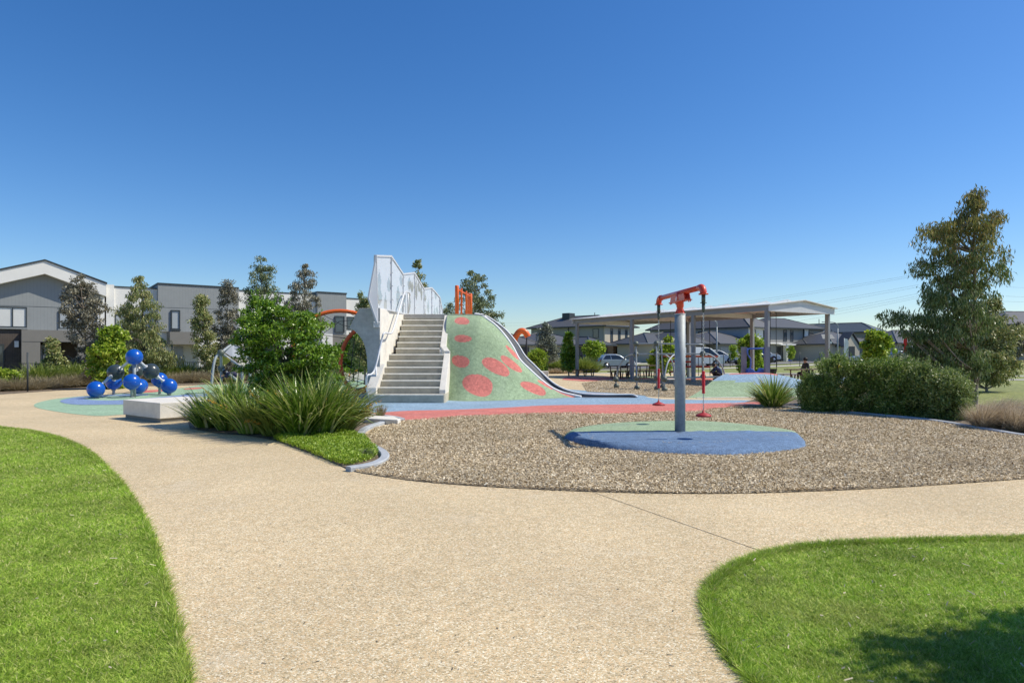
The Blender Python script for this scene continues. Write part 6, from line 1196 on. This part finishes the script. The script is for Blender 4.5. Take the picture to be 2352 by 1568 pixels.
# ---------------------------------------------------------------- cars
def car(lab, cat, kind, paint, loc, rz):
    """local x runs from rear to front"""
    t = thing('parked_car' if cat == 'car' else cat.replace(' ', '_'), lab, cat, loc, rz, None)
    K = dict(
        hatch=dict(L=3.8, W=1.66, wb=(.62, 3.05), wr=.30, low=[(0, .30), (0, .62), (.04, .85), (.10, .92), (2.75, .90), (3.35, .84), (3.68, .66), (3.78, .45), (3.76, .26), (3.3, .2), (.4, .2)], cab=[(.08, .90), (.22, 1.20), (.55, 1.44), (.95, 1.50), (1.7, 1.49), (2.2, 1.34), (2.85, .90)]),
        wagon=dict(L=4.6, W=1.82, wb=(.85, 3.65), wr=.34, low=[(0, .35), (.02, .8), (.10, 1.0), (3.3, 1.0), (4.1, .92), (4.5, .7), (4.58, .45), (4.5, .25), (.3, .25)], cab=[(.12, .98), (.32, 1.35), (.7, 1.58), (1.4, 1.64), (2.3, 1.60), (2.85, 1.42), (3.45, 1.0)]),
        sedan=dict(L=4.6, W=1.8, wb=(.9, 3.6), wr=.32, low=[(0, .35), (.02, .75), (.15, .92), (3.3, .90), (4.2, .82), (4.52, .6), (4.55, .4), (4.4, .22), (.3, .22)], cab=[(.75, .90), (1.2, 1.28), (1.6, 1.40), (2.3, 1.42), (2.75, 1.28), (3.4, .90)]),
        van=dict(L=5.0, W=1.9, wb=(.95, 3.95), wr=.34, low=[(0, .35), (0, 1.1), (.02, 1.12), (4.2, 1.1), (4.7, 1.0), (4.95, .75), (5.0, .45), (4.9, .28), (.2, .28)], cab=[(.0, 1.10), (.06, 1.9), (.25, 2.08), (1.2, 2.15), (3.0, 2.12), (3.5, 1.98), (4.45, 1.1)]),
        ute=dict(L=5.1, W=1.85, wb=(1.0, 4.1), wr=.38, low=[(0, .5), (0, 1.05), (2.1, 1.05), (3.6, 1.1), (4.6, 1.05), (5.0, .85), (5.05, .5), (4.9, .38), (.2, .42)], cab=[(1.9, 1.05), (2.05, 1.7), (2.3, 1.78), (3.1, 1.78), (3.4, 1.68), (3.95, 1.1)]))[kind]
    W_ = K['W']
    def shell(poly, w0, w1, ylim=None):
        m_ = MB(); n = len(poly); zs0 = min(p[1] for p in poly); zs1 = max(p[1] for p in poly); rows = []
        for s_, f in ((-1, 1), (-1, .97), (1, .97), (1, 1)): pass
        A = [Vector((x, -lerp(w0, w1, (z - zs0) / (zs1 - zs0)) / 2, z)) for x, z in poly]; B = [Vector((p.x, -p.y, p.z)) for p in A]
        m_.add(A + B, [tuple(range(n)), tuple(reversed(range(n, 2 * n)))] + [(i, n + i, n + (i + 1) % n, (i + 1) % n) for i in range(n)]); return m_
    b_ = shell(K['low'], W_ * .96, W_); b_.build('body', M[paint], t, bevel=.05)
    c = shell(K['cab'], W_ * .97, W_ * .74); c.build('cabin', M[paint], t, bevel=.04)
    cab = K['cab']; cx_ = sum(p[0] for p in cab) / len(cab); z0 = cab[0][1]; z1 = max(p[1] for p in cab)
    def side(x, z, s_): return Vector((x, s_ * (lerp(W_ * .97, W_ * .74, (z - z0) / (z1 - z0)) / 2 + .006), z))
    def xat(z, front):
        pts = cab if not front else cab[::-1]
        for a, b in zip(pts, pts[1:]):
            if (a[1] - z) * (b[1] - z) <= 0 and a[1] != b[1]: return lerp(a[0], b[0], (z - a[1]) / (b[1] - a[1]))
        return cx_
    za, zb_2 = z0 + .06, z1 - .12; r0, r1, f0, f1 = xat(za, False) + .14, xat(zb_2, False) + .12, xat(za, True) - .14, xat(zb_2, True) - .14
    segs = [(0, .36), (.40, 1)] if kind in ('hatch', 'ute') else [(.02, .28), (.32, .62), (.66, 1)]
    if kind == 'van': segs = [(.70, 1)]
    for s_ in (-1, 1):
        for u0, u1 in segs:
            m_ = MB(); q = [side(lerp(r0, f0, u0), za, s_), side(lerp(r0, f0, u1), za, s_), side(lerp(r1, f1, u1), zb_2, s_), side(lerp(r1, f1, u0), zb_2, s_)]; m_.slab(q, (0, .01 * s_, 0)); m_.build('side_window', M['carglass'], t)
    for fr2, nm in ((True, 'windscreen'), (False, 'rear_window')):
        if kind == 'van' and not fr2: continue
        m_ = MB(); xa, xb = xat(za + .02, fr2), xat(zb_2 + .02, fr2); sgn = 1 if fr2 else -1; wa, wb_ = W_ * .42, W_ * .35
        m_.slab([(xa + .012 * sgn, -wa, za), (xa + .012 * sgn, wa, za), (xb + .012 * sgn, wb_, zb_2), (xb + .012 * sgn, -wb_, zb_2)], (.012 * sgn, 0, .01)); m_.build(nm, M['carglass'], t)
    for x in K['wb']:
        for s_ in (-1, 1):
            m_ = MB(); r_2 = K['wr']; m_.lathe((x, s_ * (W_ / 2 - .10), r_2), [(r_2 * .6, -.11), (r_2 * .95, -.11), (r_2, -.07), (r_2, .07), (r_2 * .95, .11), (r_2 * .6, .115)], 20, 'y'); wh = m_.build('wheel', M['tyre'], t)
            m_ = MB(); m_.lathe((x, s_ * (W_ / 2 + .008), r_2), [(r_2 * .62, -.02), (r_2 * .62, .01), (r_2 * .2, .02)], 14, 'y'); m_.build('rim', M['rim'], wh)
            m_ = MB(); m_.lathe((x, s_ * (W_ / 2 - .06), r_2), [(r_2 * 1.17, -.05), (r_2 * 1.17, .062)], 20, 'y'); m_.build('wheel_arch', M['black'], t)
    for s_ in (-1, 1):
        yl = s_ * W_ * .36; lw = K['low']; zf = [p for p in lw if p[0] > K['L'] * .9]; m_ = MB(); m_.box((K['L'] - .22, yl - .17, .60), (K['L'] - .06, yl + .17, .74)); m_.build('headlight', M['lamp_w'], t, bevel=.03)
        m_ = MB(); m_.box((-.012, yl - .12, .70), (.05, yl + .12, .90)); m_.build('tail_light', M['lamp_r'], t)
        m_ = MB(); m_.box((f0 - .1, s_ * (W_ / 2 + .02) - .08, z0 + .02), (f0 + .02, s_ * (W_ / 2 + .02) + .08, z0 + .16)); m_.build('mirror', M[paint], t, bevel=.02)
    m_ = MB(); m_.box((K['L'] - .02, -.28, .38), (K['L'] + .03, .28, .5)); m_.build('number_plate', M['white'], t); return t
def cp(px, D): q = gp(px, D); return q
def carat(lab, cat, kind, paint, px, D, deg, zo_=0.):
    q = cp(px, D); car(lab, cat, kind, paint, (q.x, q.y, gz(q.x, q.y) + .03 + zo_), R(deg))
carat('silver hatchback parked on the street before the stone portal house', 'car', 'hatch', 'silverp', 1375, 69, 10)
carat('dark car mostly hidden behind the silver hatchback', 'car', 'sedan', 'blackp', 1316, 74, 12)
carat('white panel van parked left of the street lamp', 'van', 'van', 'white', 1562, 74, 10)
carat('white wagon parked just right of the panel van', 'car', 'wagon', 'white', 1606, 82, 6)
carat('dark sedan showing its nose left of the lime street tree', 'car', 'sedan', 'blackp', 1768, 77, 188)
carat('white utility vehicle parked in the driveway behind the glider', 'ute', 'ute', 'white', 1700, 88, 352)
carat('silver grey car in the driveway behind the lime young tree', 'car', 'sedan', 'silverp', 2042, 84, 172)
carat('pale car seen between the lime tree and the big gum', 'car', 'hatch', 'silverp', 2050, 85, 10)
# ---------------------------------------------------------------- lamps, poles, flags, wires
def lamp(px, D, h, lab):
    p = gp(px, D); z = gz(p.x, p.y); t = thing('street_lamp', lab, 'street lamp', (p.x, p.y, z)); m_ = MB()
    m_.tube([(0, 0, 0), (0, 0, h - .8)], [.11, .075], 10); m_.tube(spline([Vector((0, 0, h - .8)), Vector((0, 0, h - .35)), Vector((-.3, 0, h - .06)), Vector((-1.2, 0, h + .05))], 5), .055, 8); m_.build('pole', M['galv'], t)
    m_ = MB(); m_.box((-2.0, -.16, h), (-1.2, .16, h + .11)); hd_ = m_.build('lamp_head', M['galv_l'], t, bevel=.03); m_ = MB(); m_.box((-1.9, -.12, h - .015), (-1.3, .12, h)); m_.build('lens', M['lamp_w'], hd_)
lamp(1646.5, 77, 5.3, 'curved street lamp rising behind the white panel van'); lamp(1924, 84, 5.2, 'curved street lamp right of the shelter end post')
def pole(name, lab, cat, px, D, h, r=.04, m='trim'):
    p = gp(px, D); z = gz(p.x, p.y); m_ = MB(); m_.tube([(p.x, p.y, z), (p.x, p.y, z + h)], r, 8); o = m_.build(name, M[m]); tag(o, lab, cat); recenter(o, (p.x, p.y, z))
for px, D, lab in ((1662, 70, 'thin dark tree stake left of the dark sedan'), (1677, 71, 'thin dark tree stake right beside the white wagon'), (1784, 72, 'short dark stake on the verge right of the shelter post'), (1837, 74, 'dark stake beside the thin sapling'), (1882, 76, 'dark stake left of the shelter end post')): pole('tree_stake', lab, 'post', px, D, 1.6)
p = gp(1900.5, 79); t = thing('solar_pole', 'solar panel on a pale pole right of the shelter end post', 'solar pole', (p.x, p.y, .4)); m_ = MB(); m_.tube([(0, 0, 0), (0, 0, 3.1)], .09, 8); m_.build('pole', M['render_c'], t); m_ = MB(); m_.slab([(-.7, -.3, 2.95), (.8, -.3, 2.95), (.7, .35, 3.5), (-.6, .35, 3.5)], (0, 0, .05)); m_.build('panel', M['render_g'], t); m_ = MB(); m_.box((-.15, -.12, 2.4), (.5, .12, 2.7)); m_.build('box', M['white'], t)
p = gp(1939, 80); t = thing('feather_flag', 'tall white feather flag before the gable porch', 'flag', (p.x, p.y, .4)); m_ = MB(); m_.tube([(0, 0, 0), (0, 0, 3.1)], .025, 6); m_.build('pole', M['galv_l'], t); m_ = MB(); m_.slab([(.03, 0, .7), (.45, 0, .9), (.55, 0, 2.6), (.4, 0, 3.0), (.03, 0, 3.1)], (0, .02, 0)); m_.build('cloth', M['flag_w'], t)
p = gp(2074, 78); t = thing('feather_flag', 'red banner flag beside the big gum tree', 'flag', (p.x, p.y, .35)); m_ = MB(); m_.tube([(0, 0, 0), (0, 0, 3.3)], .03, 6); m_.build('pole', M['galv_l'], t); m_ = MB(); m_.slab([(.04, 0, 1.4), (.5, 0, 1.5), (.52, 0, 3.2), (.04, 0, 3.25)], (0, .02, 0)); m_.slab([(-.5, 0, .5), (.02, 0, .7), (.02, 0, 1.35), (-.2, 0, 1.3)], (0, .02, 0)); m_.build('cloth', M['flag_r'], t)
p = gp(1922.5, 66); t = thing('yellow_slide', 'small yellow plastic toy slide on the verge', 'toy', (p.x, p.y, gz(p.x, p.y))); m_ = MB(); m_.slab([(-.35, -.2, 0), (.35, -.2, 0), (.38, -.2, .35), (.12, -.2, .42), (.05, -.2, 1.15), (-.25, -.2, 1.2), (-.2, -.2, .4), (-.4, -.2, .3)], (0, .5, 0)); m_.build('body', M['signy'], t, bevel=.03); m_ = MB(); m_.box((-.24, -.26, .62), (.02, -.2, .72)); m_.box((-.24, -.26, .9), (.02, -.2, 1.0)); m_.build('rungs', M['signy'], t)
p = gp(1816, 92); m_ = MB(); m_.slab([(p.x - .2, p.y, .5), (p.x + .25, p.y, .5), (p.x + .2, p.y, 1.6), (p.x - .18, p.y, 1.9)], (0, .3, 0)); o = m_.build('blue_cover', M['binblue'], bevel=.05); tag(o, 'bright blue wrapped bundle standing against the balcony house', 'bundle'); recenter(o, (p.x, p.y, .5))
p = gp(2055, 70); t = thing('lime_ball_sign', 'round lime green sign on a thin post before the low houses', 'sign', (p.x, p.y, .1)); m_ = MB(); m_.tube([(0, 0, 0), (0, 0, 1.9)], .03, 6); m_.build('pole', M['galv_l'], t); m_ = MB(); m_.lathe((0, -.05, 1.75), [(.32, -.02), (.32, .02)], 18, 'y'); m_.build('disc', M['cover'], t)
# power lines: thin catenaries far behind the houses
lab = 'thin power line crossing the sky above the roofs on the right'
for k, (xa, ya, xb, yb) in enumerate(((1150, 742, 2110, 629), (1150, 748, 2110, 633), (1300, 750, 2110, 654), (1300, 756, 2110, 659), (1450, 757, 2108, 674), (1450, 760, 2108, 680), (1500, 763, 2108, 684), (2310, 659, 2420, 663), (2310, 680, 2420, 685), (2300, 692, 2420, 695))):
    D1, D2 = (330, 170) if xb < 2300 else (170, 190); a, b = P(xa, ya, D1), P(xb, yb, D2); m_ = MB(); pts_ = [a.lerp(b, i / 24) - Vector((0, 0, 3.0 * (1 - (2 * i / 24 - 1) ** 2))) for i in range(25)] if xb < 2300 else [a, b]
    m_.tube(pts_, .021, 5); o = m_.build('power_line', M['wire']); tag(o, lab, 'power line', 'power lines across the sky'); recenter(o, b)
